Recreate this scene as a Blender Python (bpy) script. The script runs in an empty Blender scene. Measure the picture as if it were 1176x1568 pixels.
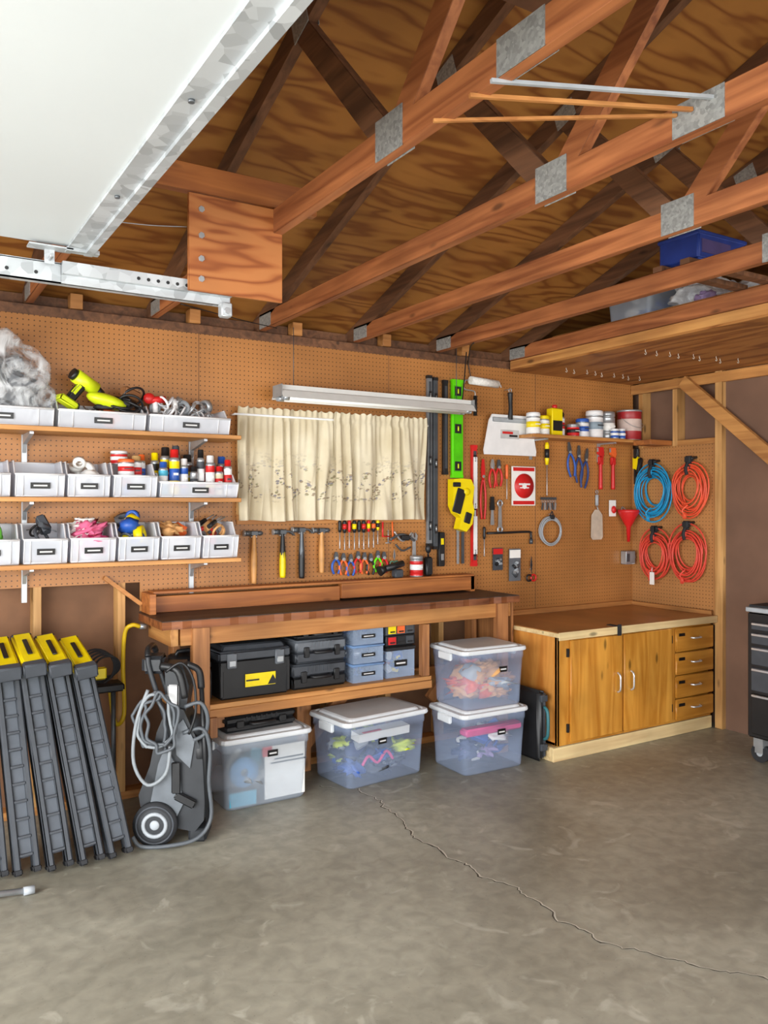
import bpy, bmesh, math, random
from mathutils import Vector, Matrix, Euler, noise as mnoise
random.seed(7)
R=random.Random(11)
# ------------------------------------------------------------------ materials
def col(h):
    h=h.lstrip('#'); v=[int(h[i:i+2],16)/255 for i in (0,2,4)]
    return tuple((c/12.92 if c<=.04045 else ((c+.055)/1.055)**2.4) for c in v)+(1,)
def shade(c,k): return (min(1,c[0]*k),min(1,c[1]*k),min(1,c[2]*k),1)
def base(name):
    m=bpy.data.materials.new(name); m.use_nodes=True
    nt=m.node_tree; b=nt.nodes['Principled BSDF']
    return m,nt,b
_c={}
def M(name,hexc,rough=.5,metal=0,var=.18,scale=14,bump=0,coat=0):
    if name in _c: return _c[name]
    m,nt,b=base(name); c=col(hexc)
    tc=nt.nodes.new('ShaderNodeTexCoord'); n=nt.nodes.new('ShaderNodeTexNoise')
    n.inputs['Scale'].default_value=scale; n.inputs['Detail'].default_value=4
    nt.links.new(tc.outputs['Object'],n.inputs['Vector'])
    r=nt.nodes.new('ShaderNodeValToRGB'); r.color_ramp.elements[0].position=.3; r.color_ramp.elements[1].position=.7
    r.color_ramp.elements[0].color=shade(c,1-var); r.color_ramp.elements[1].color=shade(c,1+var*.6)
    nt.links.new(n.outputs['Fac'],r.inputs['Fac']); nt.links.new(r.outputs['Color'],b.inputs['Base Color'])
    b.inputs['Roughness'].default_value=rough; b.inputs['Metallic'].default_value=metal
    if coat: b.inputs['Coat Weight'].default_value=coat
    if bump:
        bp=nt.nodes.new('ShaderNodeBump'); bp.inputs['Strength'].default_value=bump; bp.inputs['Distance'].default_value=.01
        nt.links.new(n.outputs['Fac'],bp.inputs['Height']); nt.links.new(bp.outputs['Normal'],b.inputs['Normal'])
    _c[name]=m; return m
def wood(name,h1,h2,axis=0,across=28,along=1.6,rough=.6,knots=True,bump=.15,dist=.6,hd=None):
    m,nt,b=base(name)
    tc=nt.nodes.new('ShaderNodeTexCoord'); mp=nt.nodes.new('ShaderNodeMapping')
    sc=[across]*3; sc[axis]=along; mp.inputs['Scale'].default_value=sc
    nt.links.new(tc.outputs['Object'],mp.inputs['Vector'])
    n=nt.nodes.new('ShaderNodeTexNoise'); n.inputs['Scale'].default_value=1; n.inputs['Detail'].default_value=7; n.inputs['Distortion'].default_value=dist
    nt.links.new(mp.outputs['Vector'],n.inputs['Vector'])
    r=nt.nodes.new('ShaderNodeValToRGB'); r.color_ramp.elements[0].position=.32; r.color_ramp.elements[1].position=.68
    r.color_ramp.elements[0].color=col(h1); r.color_ramp.elements[1].color=col(h2)
    nt.links.new(n.outputs['Fac'],r.inputs['Fac']); out=r.outputs['Color']
    n2=nt.nodes.new('ShaderNodeTexNoise'); n2.inputs['Scale'].default_value=2.2; n2.inputs['Detail'].default_value=3
    nt.links.new(tc.outputs['Object'],n2.inputs['Vector'])
    mr=nt.nodes.new('ShaderNodeMapRange'); mr.inputs['From Min'].default_value=.3; mr.inputs['From Max'].default_value=.7
    mr.inputs['To Min'].default_value=.72; mr.inputs['To Max'].default_value=1.18
    nt.links.new(n2.outputs['Fac'],mr.inputs['Value'])
    mx=nt.nodes.new('ShaderNodeVectorMath'); mx.operation='SCALE'
    nt.links.new(out,mx.inputs[0]); nt.links.new(mr.outputs['Result'],mx.inputs['Scale']); out=mx.outputs['Vector']
    if knots:
        mp2=nt.nodes.new('ShaderNodeMapping'); s2=[9]*3; s2[axis]=3.2; mp2.inputs['Scale'].default_value=s2
        nt.links.new(tc.outputs['Object'],mp2.inputs['Vector'])
        v=nt.nodes.new('ShaderNodeTexVoronoi'); v.inputs['Scale'].default_value=1
        nt.links.new(mp2.outputs['Vector'],v.inputs['Vector'])
        k=nt.nodes.new('ShaderNodeMapRange'); k.inputs['From Min'].default_value=.06; k.inputs['From Max'].default_value=.14
        k.inputs['To Min'].default_value=.38; k.inputs['To Max'].default_value=1
        nt.links.new(v.outputs['Distance'],k.inputs['Value'])
        m2=nt.nodes.new('ShaderNodeVectorMath'); m2.operation='SCALE'
        nt.links.new(out,m2.inputs[0]); nt.links.new(k.outputs['Result'],m2.inputs['Scale']); out=m2.outputs['Vector']
    nt.links.new(out,b.inputs['Base Color']); b.inputs['Roughness'].default_value=rough
    bp=nt.nodes.new('ShaderNodeBump'); bp.inputs['Strength'].default_value=bump; bp.inputs['Distance'].default_value=.004
    nt.links.new(n.outputs['Fac'],bp.inputs['Height']); nt.links.new(bp.outputs['Normal'],b.inputs['Normal'])
    return m
def plywood(name,h1,h2,h3,axis=0,freq=75,sc0=4.0):
    """rotary-cut plywood: fine cathedral grain lines, faint patchiness"""
    m,nt,b=base(name); L=nt.links.new
    tc=nt.nodes.new('ShaderNodeTexCoord'); mp=nt.nodes.new('ShaderNodeMapping')
    sc=[sc0]*3; sc[axis]=sc0*.22; mp.inputs['Scale'].default_value=sc
    L(tc.outputs['Object'],mp.inputs['Vector'])
    n=nt.nodes.new('ShaderNodeTexNoise'); n.inputs['Scale'].default_value=.8; n.inputs['Detail'].default_value=3; n.inputs['Distortion'].default_value=.25
    L(mp.outputs['Vector'],n.inputs['Vector'])
    mu=nt.nodes.new('ShaderNodeMath'); mu.operation='MULTIPLY'; mu.inputs[1].default_value=freq; L(n.outputs['Fac'],mu.inputs[0])
    si=nt.nodes.new('ShaderNodeMath'); si.operation='SINE'; L(mu.outputs[0],si.inputs[0])
    r=nt.nodes.new('ShaderNodeValToRGB'); e=r.color_ramp.elements
    mr=nt.nodes.new('ShaderNodeMapRange'); mr.inputs['From Min'].default_value=-1; L(si.outputs[0],mr.inputs['Value'])
    e[0].position=.0; e[0].color=col(h1); e[1].position=.8; e[1].color=col(h3); x=e.new(.22); x.color=col(h2)
    L(mr.outputs['Result'],r.inputs['Fac'])
    n2=nt.nodes.new('ShaderNodeTexNoise'); n2.inputs['Scale'].default_value=1.3; n2.inputs['Detail'].default_value=5
    L(tc.outputs['Object'],n2.inputs['Vector'])
    m3=nt.nodes.new('ShaderNodeMapRange'); m3.inputs['From Min'].default_value=.3; m3.inputs['From Max'].default_value=.7; m3.inputs['To Min'].default_value=.74; m3.inputs['To Max'].default_value=1.12
    L(n2.outputs['Fac'],m3.inputs['Value'])
    mx=nt.nodes.new('ShaderNodeVectorMath'); mx.operation='SCALE'; L(r.outputs['Color'],mx.inputs[0]); L(m3.outputs['Result'],mx.inputs['Scale'])
    L(mx.outputs['Vector'],b.inputs['Base Color']); b.inputs['Roughness'].default_value=.55
    return m
def pegmat(name,hexc,ax=('X','Z')):
    m,nt,b=base(name); L=nt.links.new
    tc=nt.nodes.new('ShaderNodeTexCoord'); sp=nt.nodes.new('ShaderNodeSeparateXYZ'); L(tc.outputs['Object'],sp.inputs[0])
    def cell(o):
        a=nt.nodes.new('ShaderNodeMath'); a.operation='MULTIPLY'; a.inputs[1].default_value=1/.0254; L(o,a.inputs[0])
        f=nt.nodes.new('ShaderNodeMath'); f.operation='FRACT'; L(a.outputs[0],f.inputs[0])
        s=nt.nodes.new('ShaderNodeMath'); s.operation='SUBTRACT'; s.inputs[1].default_value=.5; L(f.outputs[0],s.inputs[0])
        p=nt.nodes.new('ShaderNodeMath'); p.operation='MULTIPLY'; L(s.outputs[0],p.inputs[0]); L(s.outputs[0],p.inputs[1]); return p
    p1=cell(sp.outputs[ax[0]]); p2=cell(sp.outputs[ax[1]])
    ad=nt.nodes.new('ShaderNodeMath'); ad.operation='ADD'; L(p1.outputs[0],ad.inputs[0]); L(p2.outputs[0],ad.inputs[1])
    mr=nt.nodes.new('ShaderNodeMapRange'); mr.inputs['From Min'].default_value=.009; mr.inputs['From Max'].default_value=.024
    mr.inputs['To Min'].default_value=.12; mr.inputs['To Max'].default_value=1
    L(ad.outputs[0],mr.inputs['Value'])
    n=nt.nodes.new('ShaderNodeTexNoise'); n.inputs['Scale'].default_value=1.8; n.inputs['Detail'].default_value=7; L(tc.outputs['Object'],n.inputs['Vector'])
    r=nt.nodes.new('ShaderNodeValToRGB'); r.color_ramp.elements[0].position=.3; r.color_ramp.elements[1].position=.72
    c=col(hexc); r.color_ramp.elements[0].color=shade(c,.72); r.color_ramp.elements[1].color=shade(c,1.14)
    L(n.outputs['Fac'],r.inputs['Fac'])
    mx=nt.nodes.new('ShaderNodeVectorMath'); mx.operation='SCALE'; L(r.outputs['Color'],mx.inputs[0]); L(mr.outputs['Result'],mx.inputs['Scale'])
    L(mx.outputs['Vector'],b.inputs['Base Color']); b.inputs['Roughness'].default_value=.42
    return m
def concrete():
    m,nt,b=base('concrete_floor'); L=nt.links.new
    tc=nt.nodes.new('ShaderNodeTexCoord')
    def nz(s,d,dist=0):
        n=nt.nodes.new('ShaderNodeTexNoise'); n.inputs['Scale'].default_value=s; n.inputs['Detail'].default_value=d; n.inputs['Distortion'].default_value=dist
        L(tc.outputs['Object'],n.inputs['Vector']); return n
    a=nz(.9,10,.7); r=nt.nodes.new('ShaderNodeValToRGB'); e=r.color_ramp.elements
    e[0].position=.30; e[0].color=col('#827e6f'); e[1].position=.70; e[1].color=col('#adaa9a'); x=e.new(.5); x.color=col('#979384')
    L(a.outputs['Fac'],r.inputs['Fac'])
    c=nz(16,10,.4); mr=nt.nodes.new('ShaderNodeMapRange'); mr.inputs['From Min'].default_value=.35; mr.inputs['From Max'].default_value=.68; mr.inputs['To Min'].default_value=.85; mr.inputs['To Max'].default_value=1.12
    L(c.outputs['Fac'],mr.inputs['Value'])
    s=nt.nodes.new('ShaderNodeVectorMath'); s.operation='SCALE'; L(r.outputs['Color'],s.inputs[0]); L(mr.outputs['Result'],s.inputs['Scale'])
    g=nz(6,12,1.2); k=nt.nodes.new('ShaderNodeMapRange'); k.inputs['From Min'].default_value=.61; k.inputs['From Max'].default_value=.70; k.inputs['To Max'].default_value=.4; L(g.outputs['Fac'],k.inputs['Value'])
    mx=nt.nodes.new('ShaderNodeMix'); mx.data_type='RGBA'; L(k.outputs['Result'],mx.inputs['Factor']); L(s.outputs['Vector'],mx.inputs['A']); mx.inputs['B'].default_value=col('#ccc9ba')
    v=nt.nodes.new('ShaderNodeTexVoronoi'); v.inputs['Scale'].default_value=38; L(tc.outputs['Object'],v.inputs['Vector'])
    kk=nt.nodes.new('ShaderNodeMapRange'); kk.inputs['From Min'].default_value=.03; kk.inputs['From Max'].default_value=.12; kk.inputs['To Min'].default_value=.7; L(v.outputs['Distance'],kk.inputs['Value'])
    s3=nt.nodes.new('ShaderNodeVectorMath'); s3.operation='SCALE'; L(mx.outputs['Result'],s3.inputs[0]); L(kk.outputs['Result'],s3.inputs['Scale'])
    L(s3.outputs['Vector'],b.inputs['Base Color'])
    rr=nt.nodes.new('ShaderNodeMapRange'); rr.inputs['To Min'].default_value=.32; rr.inputs['To Max'].default_value=.58; L(a.outputs['Fac'],rr.inputs['Value']); L(rr.outputs['Result'],b.inputs['Roughness'])
    bp=nt.nodes.new('ShaderNodeBump'); bp.inputs['Strength'].default_value=.12; bp.inputs['Distance'].default_value=.01; L(c.outputs['Fac'],bp.inputs['Height']); L(bp.outputs['Normal'],b.inputs['Normal'])
    return m
def clear(name,hexc,alpha=.45,rough=.25):
    if name in _c: return _c[name]
    m,nt,b=base(name); L=nt.links.new
    b.inputs['Base Color'].default_value=col(hexc); b.inputs['Roughness'].default_value=rough
    tc=nt.nodes.new('ShaderNodeTexCoord'); n=nt.nodes.new('ShaderNodeTexNoise'); n.inputs['Scale'].default_value=6; L(tc.outputs['Object'],n.inputs['Vector'])
    mr=nt.nodes.new('ShaderNodeMapRange'); mr.inputs['To Min'].default_value=alpha-.06; mr.inputs['To Max'].default_value=alpha+.06; L(n.outputs['Fac'],mr.inputs['Value'])
    L(mr.outputs['Result'],b.inputs['Alpha'])
    _c[name]=m; return m
def curtainmat():
    m,nt,b=base('curtain_cotton_floral'); L=nt.links.new
    tc=nt.nodes.new('ShaderNodeTexCoord'); sp=nt.nodes.new('ShaderNodeSeparateXYZ'); L(tc.outputs['UV'],sp.inputs[0])
    v=nt.nodes.new('ShaderNodeTexVoronoi'); v.inputs['Scale'].default_value=1
    mp=nt.nodes.new('ShaderNodeMapping'); mp.inputs['Scale'].default_value=(62,46,1); L(tc.outputs['UV'],mp.inputs['Vector']); L(mp.outputs['Vector'],v.inputs['Vector'])
    n=nt.nodes.new('ShaderNodeTexNoise'); n.inputs['Scale'].default_value=1; n.inputs['Detail'].default_value=1; mp2=nt.nodes.new('ShaderNodeMapping'); mp2.inputs['Scale'].default_value=(15,9,1); L(tc.outputs['UV'],mp2.inputs['Vector']); L(mp2.outputs['Vector'],n.inputs['Vector'])
    a=nt.nodes.new('ShaderNodeMapRange'); a.inputs['From Min'].default_value=.52; a.inputs['From Max'].default_value=.40; L(v.outputs['Distance'],a.inputs['Value'])
    c=nt.nodes.new('ShaderNodeMapRange'); c.inputs['From Min'].default_value=.50; c.inputs['From Max'].default_value=.54; L(n.outputs['Fac'],c.inputs['Value'])
    r=nt.nodes.new('ShaderNodeValToRGB'); e=r.color_ramp.elements; r.color_ramp.interpolation='LINEAR'
    e[0].position=.16; e[0].color=(0,0,0,1); e[1].position=.62; e[1].color=(0,0,0,1)
    for p,vv in ((.20,1),(.44,1),(.50,.3),(.58,.25)):
        x=e.new(p); x.color=(vv,vv,vv,1)
    L(sp.outputs['Y'],r.inputs['Fac'])
    m1=nt.nodes.new('ShaderNodeMath'); m1.operation='MULTIPLY'; L(a.outputs['Result'],m1.inputs[0]); L(c.outputs['Result'],m1.inputs[1])
    m2=nt.nodes.new('ShaderNodeMath'); m2.operation='MULTIPLY'; L(m1.outputs[0],m2.inputs[0]); L(r.outputs['Color'],m2.inputs[1])
    m4=nt.nodes.new('ShaderNodeMath'); m4.operation='MULTIPLY'; L(m2.outputs[0],m4.inputs[0]); m4.inputs[1].default_value=.75
    pc=nt.nodes.new('ShaderNodeValToRGB'); pc.color_ramp.interpolation='CONSTANT'; q=pc.color_ramp.elements
    q[0].color=col('#80694f'); q[1].position=.45; q[1].color=col('#65627a'); y=q.new(.7); y.color=col('#77744c')
    L(v.outputs['Color'],pc.inputs['Fac'])
    sl=nt.nodes.new('ShaderNodeTexNoise'); sl.inputs['Scale'].default_value=5; sl.inputs['Detail'].default_value=6; L(tc.outputs['Object'],sl.inputs['Vector'])
    sr=nt.nodes.new('ShaderNodeValToRGB'); sr.color_ramp.elements[0].position=.3; sr.color_ramp.elements[0].color=col('#cdbf9f'); sr.color_ramp.elements[1].position=.7; sr.color_ramp.elements[1].color=col('#e2d8be'); L(sl.outputs['Fac'],sr.inputs['Fac'])
    mx=nt.nodes.new('ShaderNodeMix'); mx.data_type='RGBA'; L(m4.outputs[0],mx.inputs['Factor']); L(sr.outputs['Color'],mx.inputs['A']); L(pc.outputs['Color'],mx.inputs['B'])
    L(mx.outputs['Result'],b.inputs['Base Color']); b.inputs['Roughness'].default_value=.85
    tr=nt.nodes.new('ShaderNodeBsdfTranslucent'); L(mx.outputs['Result'],tr.inputs['Color'])
    ms=nt.nodes.new('ShaderNodeMixShader'); ms.inputs[0].default_value=.10; L(b.outputs[0],ms.inputs[1]); L(tr.outputs[0],ms.inputs[2])
    L(ms.outputs[0],nt.nodes['Material Output'].inputs['Surface'])
    return m
def galv(name,hexc='#b9bdc0',sc=26,metal=.35):
    m,nt,b=base(name); L=nt.links.new
    tc=nt.nodes.new('ShaderNodeTexCoord'); v=nt.nodes.new('ShaderNodeTexVoronoi'); v.inputs['Scale'].default_value=sc; L(tc.outputs['Object'],v.inputs['Vector'])
    r=nt.nodes.new('ShaderNodeValToRGB'); c=col(hexc); r.color_ramp.elements[0].color=shade(c,.62); r.color_ramp.elements[1].color=shade(c,1.2)
    L(v.outputs['Color'],r.inputs['Fac']); L(r.outputs['Color'],b.inputs['Base Color']); b.inputs['Metallic'].default_value=metal; b.inputs['Roughness'].default_value=.42
    return m
PEG=pegmat('pegboard_hardboard','#b27840'); PEGR=pegmat('pegboard_hardboard_side','#b8824d',('Y','Z'))
ROOF=plywood('roof_plywood','#7e4a1e','#925e2a','#a36e33',0,freq=60,sc0=4.5)
PLYO=plywood('gusset_plywood','#97501f','#b56a34','#c47c42',0,freq=60,sc0=6)
SOFF=plywood('soffit_plywood','#8a5426','#a56a34','#b47a3f',1,freq=40)
TRY=wood('truss_fir','#7c4424','#b16f42',1,rough=.55)
TRD=wood('rafter_fir_dark','#523522','#7c5438',1,rough=.65)
STZ=wood('stud_pine','#ae7e47','#d3a468',2,rough=.55)
STX=wood('rail_pine','#a06633','#c68b4e',0,rough=.55)
STY=wood('joist_pine','#a16a38','#c89152',1,rough=.55)
LEG=wood('bench_leg_fir','#875530','#ba7f4c',2,rough=.55)
SHF=wood('shelf_pine','#b0743a','#d49a5a',0,rough=.5)
REDW=wood('ledge_fir','#905228','#ba743a',0,rough=.5)
BTOP=wood('bench_top_worn','#271b15','#4c3b32',0,across=16,along=1.2,rough=.5,knots=False)
BEDG=wood('bench_edge','#613318','#95582f',0,rough=.5)
CABZ=wood('cabinet_varnished_pine','#b57424','#d89a40',2,across=16,along=1.5,rough=.32,dist=1.2)
CABX=wood('cabinet_varnished_pine_drawer','#af6e1c','#d2923a',0,across=18,along=1.5,rough=.32,dist=1.0)
CABS=wood('cabinet_side_ply','#bc722c','#da984a',2,across=9,along=1.5,rough=.4,dist=1.8)
CTOP=wood('counter_hardboard','#946132','#ac7742',1,across=4,along=2,rough=.3,knots=False)
PALE=wood('pale_pine','#d2b280','#ead29c',0,rough=.6)
SHE=M('sheathing_fibreboard','#79553b',.8,var=.25,scale=5)
SHED=M('sheathing_side_fibreboard','#785a48',.75,var=.2,scale=3)
CON=concrete(); GAL=galv('galvanised_steel','#bcc1c4'); PLATE=galv('truss_plate_steel','#a0a29f',110,.3)
DOORW=M('garage_door_white_steel','#cad0d2',.42,var=.05,scale=1.2)
BLK=M('black_plastic','#1b1c1e',.45,var=.2); BLKR=M('black_rubber','#242528',.75); GRY=M('grey_plastic','#62676d',.5)
LGRY=M('light_grey_plastic','#a9afb4',.5); DGRY=M('dark_grey_plastic','#3f4349',.55); WHT=M('white_plastic','#eeeeee',.4,var=.06)
YEL=M('yellow_plastic','#f2d800',.4,var=.08); LIME=M('lime_plastic','#d6e620',.4,var=.08); GRN=M('green_level','#64e000',.4,var=.06)
RED=M('red_plastic','#cf2222',.4,var=.1); ORG=M('orange_plastic','#ec6a2e',.45,var=.1); BLU=M('blue_plastic','#2858b0',.4,var=.1)
CYN=M('cyan_cord','#1b98cc',.45,var=.12); CORD=M('orange_red_cord','#ea5a38',.45,var=.12); CORD2=M('red_cord','#e04c3a',.45,var=.12)
STL=M('steel','#b4b8bb',.35,.6,var=.15); DST=M('dark_steel','#5c6064',.4,.5,var=.2); CHR=M('chrome','#dfe2e4',.22,.7,var=.05)
WH=M('hickory_handle','#d29858',.5,var=.2); PNK=M('pink_plastic','#e83a86',.5); PNKC=M('pink_cloth','#e06a90',.8); TEAL=M('teal_plastic','#4fb6d4',.5)
PAPER=M('paper_white','#f2f1ec',.7,var=.05); BRN=M('leather_brown','#8a5a34',.7); TAN=M('tan_suede','#d9a468',.8); SLV=M('tape_silver','#c8c9cc',.4,.2)
PBIN=clear('translucent_bin','#eef3fc',.6); PTUB=clear('translucent_tub','#b4c6e6',.34); PCLR=clear('clear_box','#a7bfe6',.45); PTUBW=clear('translucent_tub_white','#d3e0f0',.42)
RIM=clear('bin_rim','#fafcff',.9); LAB=M('label_black','#0c0c0d',.4,var=0); TXT=M('label_lettering','#d5d5d5',.5,var=0)
def bagmat(name,c,a0,a1):
    m,nt,b=base(name); L=nt.links.new
    tc=nt.nodes.new('ShaderNodeTexCoord'); n=nt.nodes.new('ShaderNodeTexNoise'); n.inputs['Scale'].default_value=6; n.inputs['Detail'].default_value=3; n.inputs['Distortion'].default_value=3; L(tc.outputs['Object'],n.inputs['Vector'])
    mr=nt.nodes.new('ShaderNodeMapRange'); mr.inputs['From Min'].default_value=.42; mr.inputs['From Max'].default_value=.66; mr.inputs['To Min'].default_value=a0; mr.inputs['To Max'].default_value=a1; L(n.outputs['Fac'],mr.inputs['Value'])
    L(mr.outputs['Result'],b.inputs['Alpha']); b.inputs['Base Color'].default_value=col(c); b.inputs['Roughness'].default_value=.16
    bp=nt.nodes.new('ShaderNodeBump'); bp.inputs['Strength'].default_value=.6; bp.inputs['Distance'].default_value=.03; L(n.outputs['Fac'],bp.inputs['Height']); L(bp.outputs['Normal'],b.inputs['Normal'])
    return m
BAG=bagmat('plastic_bag_translucent','#dfe2e4',.06,.62); BAGW=bagmat('plastic_bag_white','#e8edf2',.6,.95); PURP=clear('purple_tub','#b49ad0',.7)
LID=M('tub_lid_white','#d9dde0',.4,var=.05); CURT=curtainmat(); CABLE=M('grey_hose','#8e9498',.5)
# ------------------------------------------------------------------ builder
class B:
    def __init__(s,name,loc=(0,0,0),rot=(0,0,0)):
        s.name=name; s.bm=bmesh.new(); s.mats=[]; s.loc=loc; s.rot=rot; s.uv=None
    def mi(s,m):
        if m not in s.mats: s.mats.append(m)
        return s.mats.index(m)
    def face(s,vs,m,smooth=False):
        try: f=s.bm.faces.new(vs)
        except ValueError: return None
        f.material_index=s.mi(m); f.smooth=smooth; return f
    def box(s,c,sz,m,rot=(0,0,0),bev=0,top=None):
        hx,hy,hz=sz[0]/2,sz[1]/2,sz[2]/2; Rm=Euler(rot).to_matrix(); t=top or (1,1); v=[]
        for z in (-1,1):
            kx,ky=(t if z>0 else (1,1))
            for x,y in ((-1,-1),(1,-1),(1,1),(-1,1)):
                v.append(s.bm.verts.new(Vector(c)+Rm@Vector((x*hx*kx,y*hy*ky,z*hz))))
        fs=[]
        for q in ((0,3,2,1),(4,5,6,7),(0,1,5,4),(1,2,6,5),(2,3,7,6),(3,0,4,7)):
            fs.append(s.face([v[i] for i in q],m))
        if bev>0:
            es=list({e for f in fs for e in f.edges})
            r=bmesh.ops.bevel(s.bm,geom=es,offset=bev,segments=2,affect='EDGES',clamp_overlap=True)
            for f in r['faces']: f.material_index=s.mi(m); f.smooth=True
        return s
    def bx(s,x0,x1,y0,y1,z0,z1,m,bev=0):
        return s.box(((x0+x1)/2,(y0+y1)/2,(z0+z1)/2),(abs(x1-x0),abs(y1-y0),abs(z1-z0)),m,bev=bev)
    def cyl(s,p1,p2,r,m,r2=None,seg=14,cap=True):
        p1=Vector(p1);p2=Vector(p2); r2=r if r2 is None else r2; d=(p2-p1).normalized()
        u=d.orthogonal().normalized(); w=d.cross(u); a=[];b=[]
        for i in range(seg):
            t=2*math.pi*i/seg; o=u*math.cos(t)+w*math.sin(t)
            a.append(s.bm.verts.new(p1+o*r)); b.append(s.bm.verts.new(p2+o*r2))
        for i in range(seg):
            j=(i+1)%seg; s.face([a[i],a[j],b[j],b[i]],m,True)
        if cap: s.face(a[::-1],m); s.face(b,m)
        return s
    def lathe(s,c,prof,m,seg=20,axis=(0,0,1)):
        d=Vector(axis).normalized(); u=d.orthogonal().normalized(); w=d.cross(u); c=Vector(c); prev=None
        for k,p in enumerate(prof):
            mm=p[2] if len(p)>2 else m
            if p[0]<1e-5: ring=[s.bm.verts.new(c+d*p[1])]
            else: ring=[s.bm.verts.new(c+d*p[1]+(u*math.cos(2*math.pi*i/seg)+w*math.sin(2*math.pi*i/seg))*p[0]) for i in range(seg)]
            if prev:
                for i in range(seg):
                    j=(i+1)%seg
                    if len(prev)==1 and len(ring)>1: s.face([prev[0],ring[j],ring[i]],mm,True)
                    elif len(ring)==1 and len(prev)>1: s.face([prev[i],prev[j],ring[0]],mm,True)
                    elif len(ring)>1: s.face([prev[i],prev[j],ring[j],ring[i]],mm,True)
            prev=ring
        return s
    def tube(s,pts,r,m,seg=8,closed=False,sub=5):
        P=[Vector(p) for p in pts]
        if sub>1 and len(P)>2:
            Q=[];n=len(P)
            rng=range(n) if closed else range(n-1)
            for i in rng:
                if closed: a,b,c,d=P[(i-1)%n],P[i],P[(i+1)%n],P[(i+2)%n]
                else: a,b,c,d=P[max(i-1,0)],P[i],P[i+1],P[min(i+2,n-1)]
                for k in range(sub):
                    t=k/sub; Q.append(.5*((2*b)+(c-a)*t+(2*a-5*b+4*c-d)*t*t+(3*b-a-3*c+d)*t**3))
            if not closed: Q.append(P[-1])
            P=Q
        n=len(P); rings=[]; u=None
        for i in range(n):
            if closed: d=(P[(i+1)%n]-P[i-1])
            else: d=P[min(i+1,n-1)]-P[max(i-1,0)]
            if d.length<1e-9: d=Vector((0,0,1))
            d.normalize()
            if u is None: u=d.orthogonal().normalized()
            u=(u-d*u.dot(d)); 
            if u.length<1e-6: u=d.orthogonal()
            u.normalize(); w=d.cross(u)
            rr=r if not callable(r) else r(i/(n-1))
            rings.append([s.bm.verts.new(P[i]+(u*math.cos(2*math.pi*k/seg)+w*math.sin(2*math.pi*k/seg))*rr) for k in range(seg)])
        for i in range(n if closed else n-1):
            a=rings[i]; b=rings[(i+1)%n]
            for k in range(seg):
                j=(k+1)%seg; s.face([a[k],a[j],b[j],b[k]],m,True)
        if not closed: s.face(rings[0][::-1],m); s.face(rings[-1],m)
        return s
    def prism(s,pts,y0,y1,m,plane='xz'):
        def V(p,y):
            if plane=='xz': return (p[0],y,p[1])
            if plane=='yz': return (y,p[0],p[1])
            return (p[0],p[1],y)
        a=[s.bm.verts.new(V(p,y0)) for p in pts]; b=[s.bm.verts.new(V(p,y1)) for p in pts]
        s.face(a,m); s.face(b[::-1],m); n=len(pts)
        for i in range(n): s.face([a[i],b[i],b[(i+1)%n],a[(i+1)%n]],m)
        return s
    def ell(s,c,r,m,rot=(0,0,0),seg=14,rg=9,rough=0,seed=0,fq=2.3,oct2=.5):
        Rm=Euler(rot).to_matrix(); c=Vector(c); rings=[]
        for i in range(rg+1):
            ph=math.pi*i/rg
            if i in (0,rg): L=[Vector((0,0,math.cos(ph)))]
            else: L=[Vector((math.sin(ph)*math.cos(2*math.pi*k/seg),math.sin(ph)*math.sin(2*math.pi*k/seg),math.cos(ph))) for k in range(seg)]
            out=[]
            for v in L:
                k=1+(rough*(mnoise.noise(v*fq+Vector((seed*3.1,seed,0)))+oct2*mnoise.noise(v*fq*3+Vector((seed,2,seed)))) if rough else 0)
                out.append(s.bm.verts.new(c+Rm@Vector((v.x*r[0]*k,v.y*r[1]*k,v.z*r[2]*k))))
            rings.append(out)
        for i in range(rg):
            a,b=rings[i],rings[i+1]
            for k in range(seg):
                j=(k+1)%seg
                if len(a)==1: s.face([a[0],b[k],b[j]],m,True)
                elif len(b)==1: s.face([a[k],b[0],a[j]],m,True)
                else: s.face([a[k],b[k],b[j],a[j]],m,True)
        return s
    def torus(s,c,R_,r,m,axis=(0,0,1),seg=24,squash=(1,1)):
        d=Vector(axis).normalized(); u=d.orthogonal().normalized(); w=d.cross(u); c=Vector(c)
        return s.tube([c+u*math.cos(2*math.pi*i/seg)*R_*squash[0]+w*math.sin(2*math.pi*i/seg)*R_*squash[1] for i in range(seg)],r,m,closed=True,sub=1)
    def done(s,fixn=True):
        if fixn: bmesh.ops.recalc_face_normals(s.bm,faces=s.bm.faces)
        me=bpy.data.meshes.new(s.name); s.bm.to_mesh(me); s.bm.free()
        for m in s.mats: me.materials.append(m)
        o=bpy.data.objects.new(s.name,me); bpy.context.collection.objects.link(o)
        o.location=s.loc; o.rotation_euler=s.rot; return o
def board(name,x0,x1,y0,y1,z0,z1,m,bev=.002): return B(name).bx(x0,x1,y0,y1,z0,z1,m,bev).done()
WY=4.30; WX=4.89; PT=2.452; CB=2.505
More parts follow.
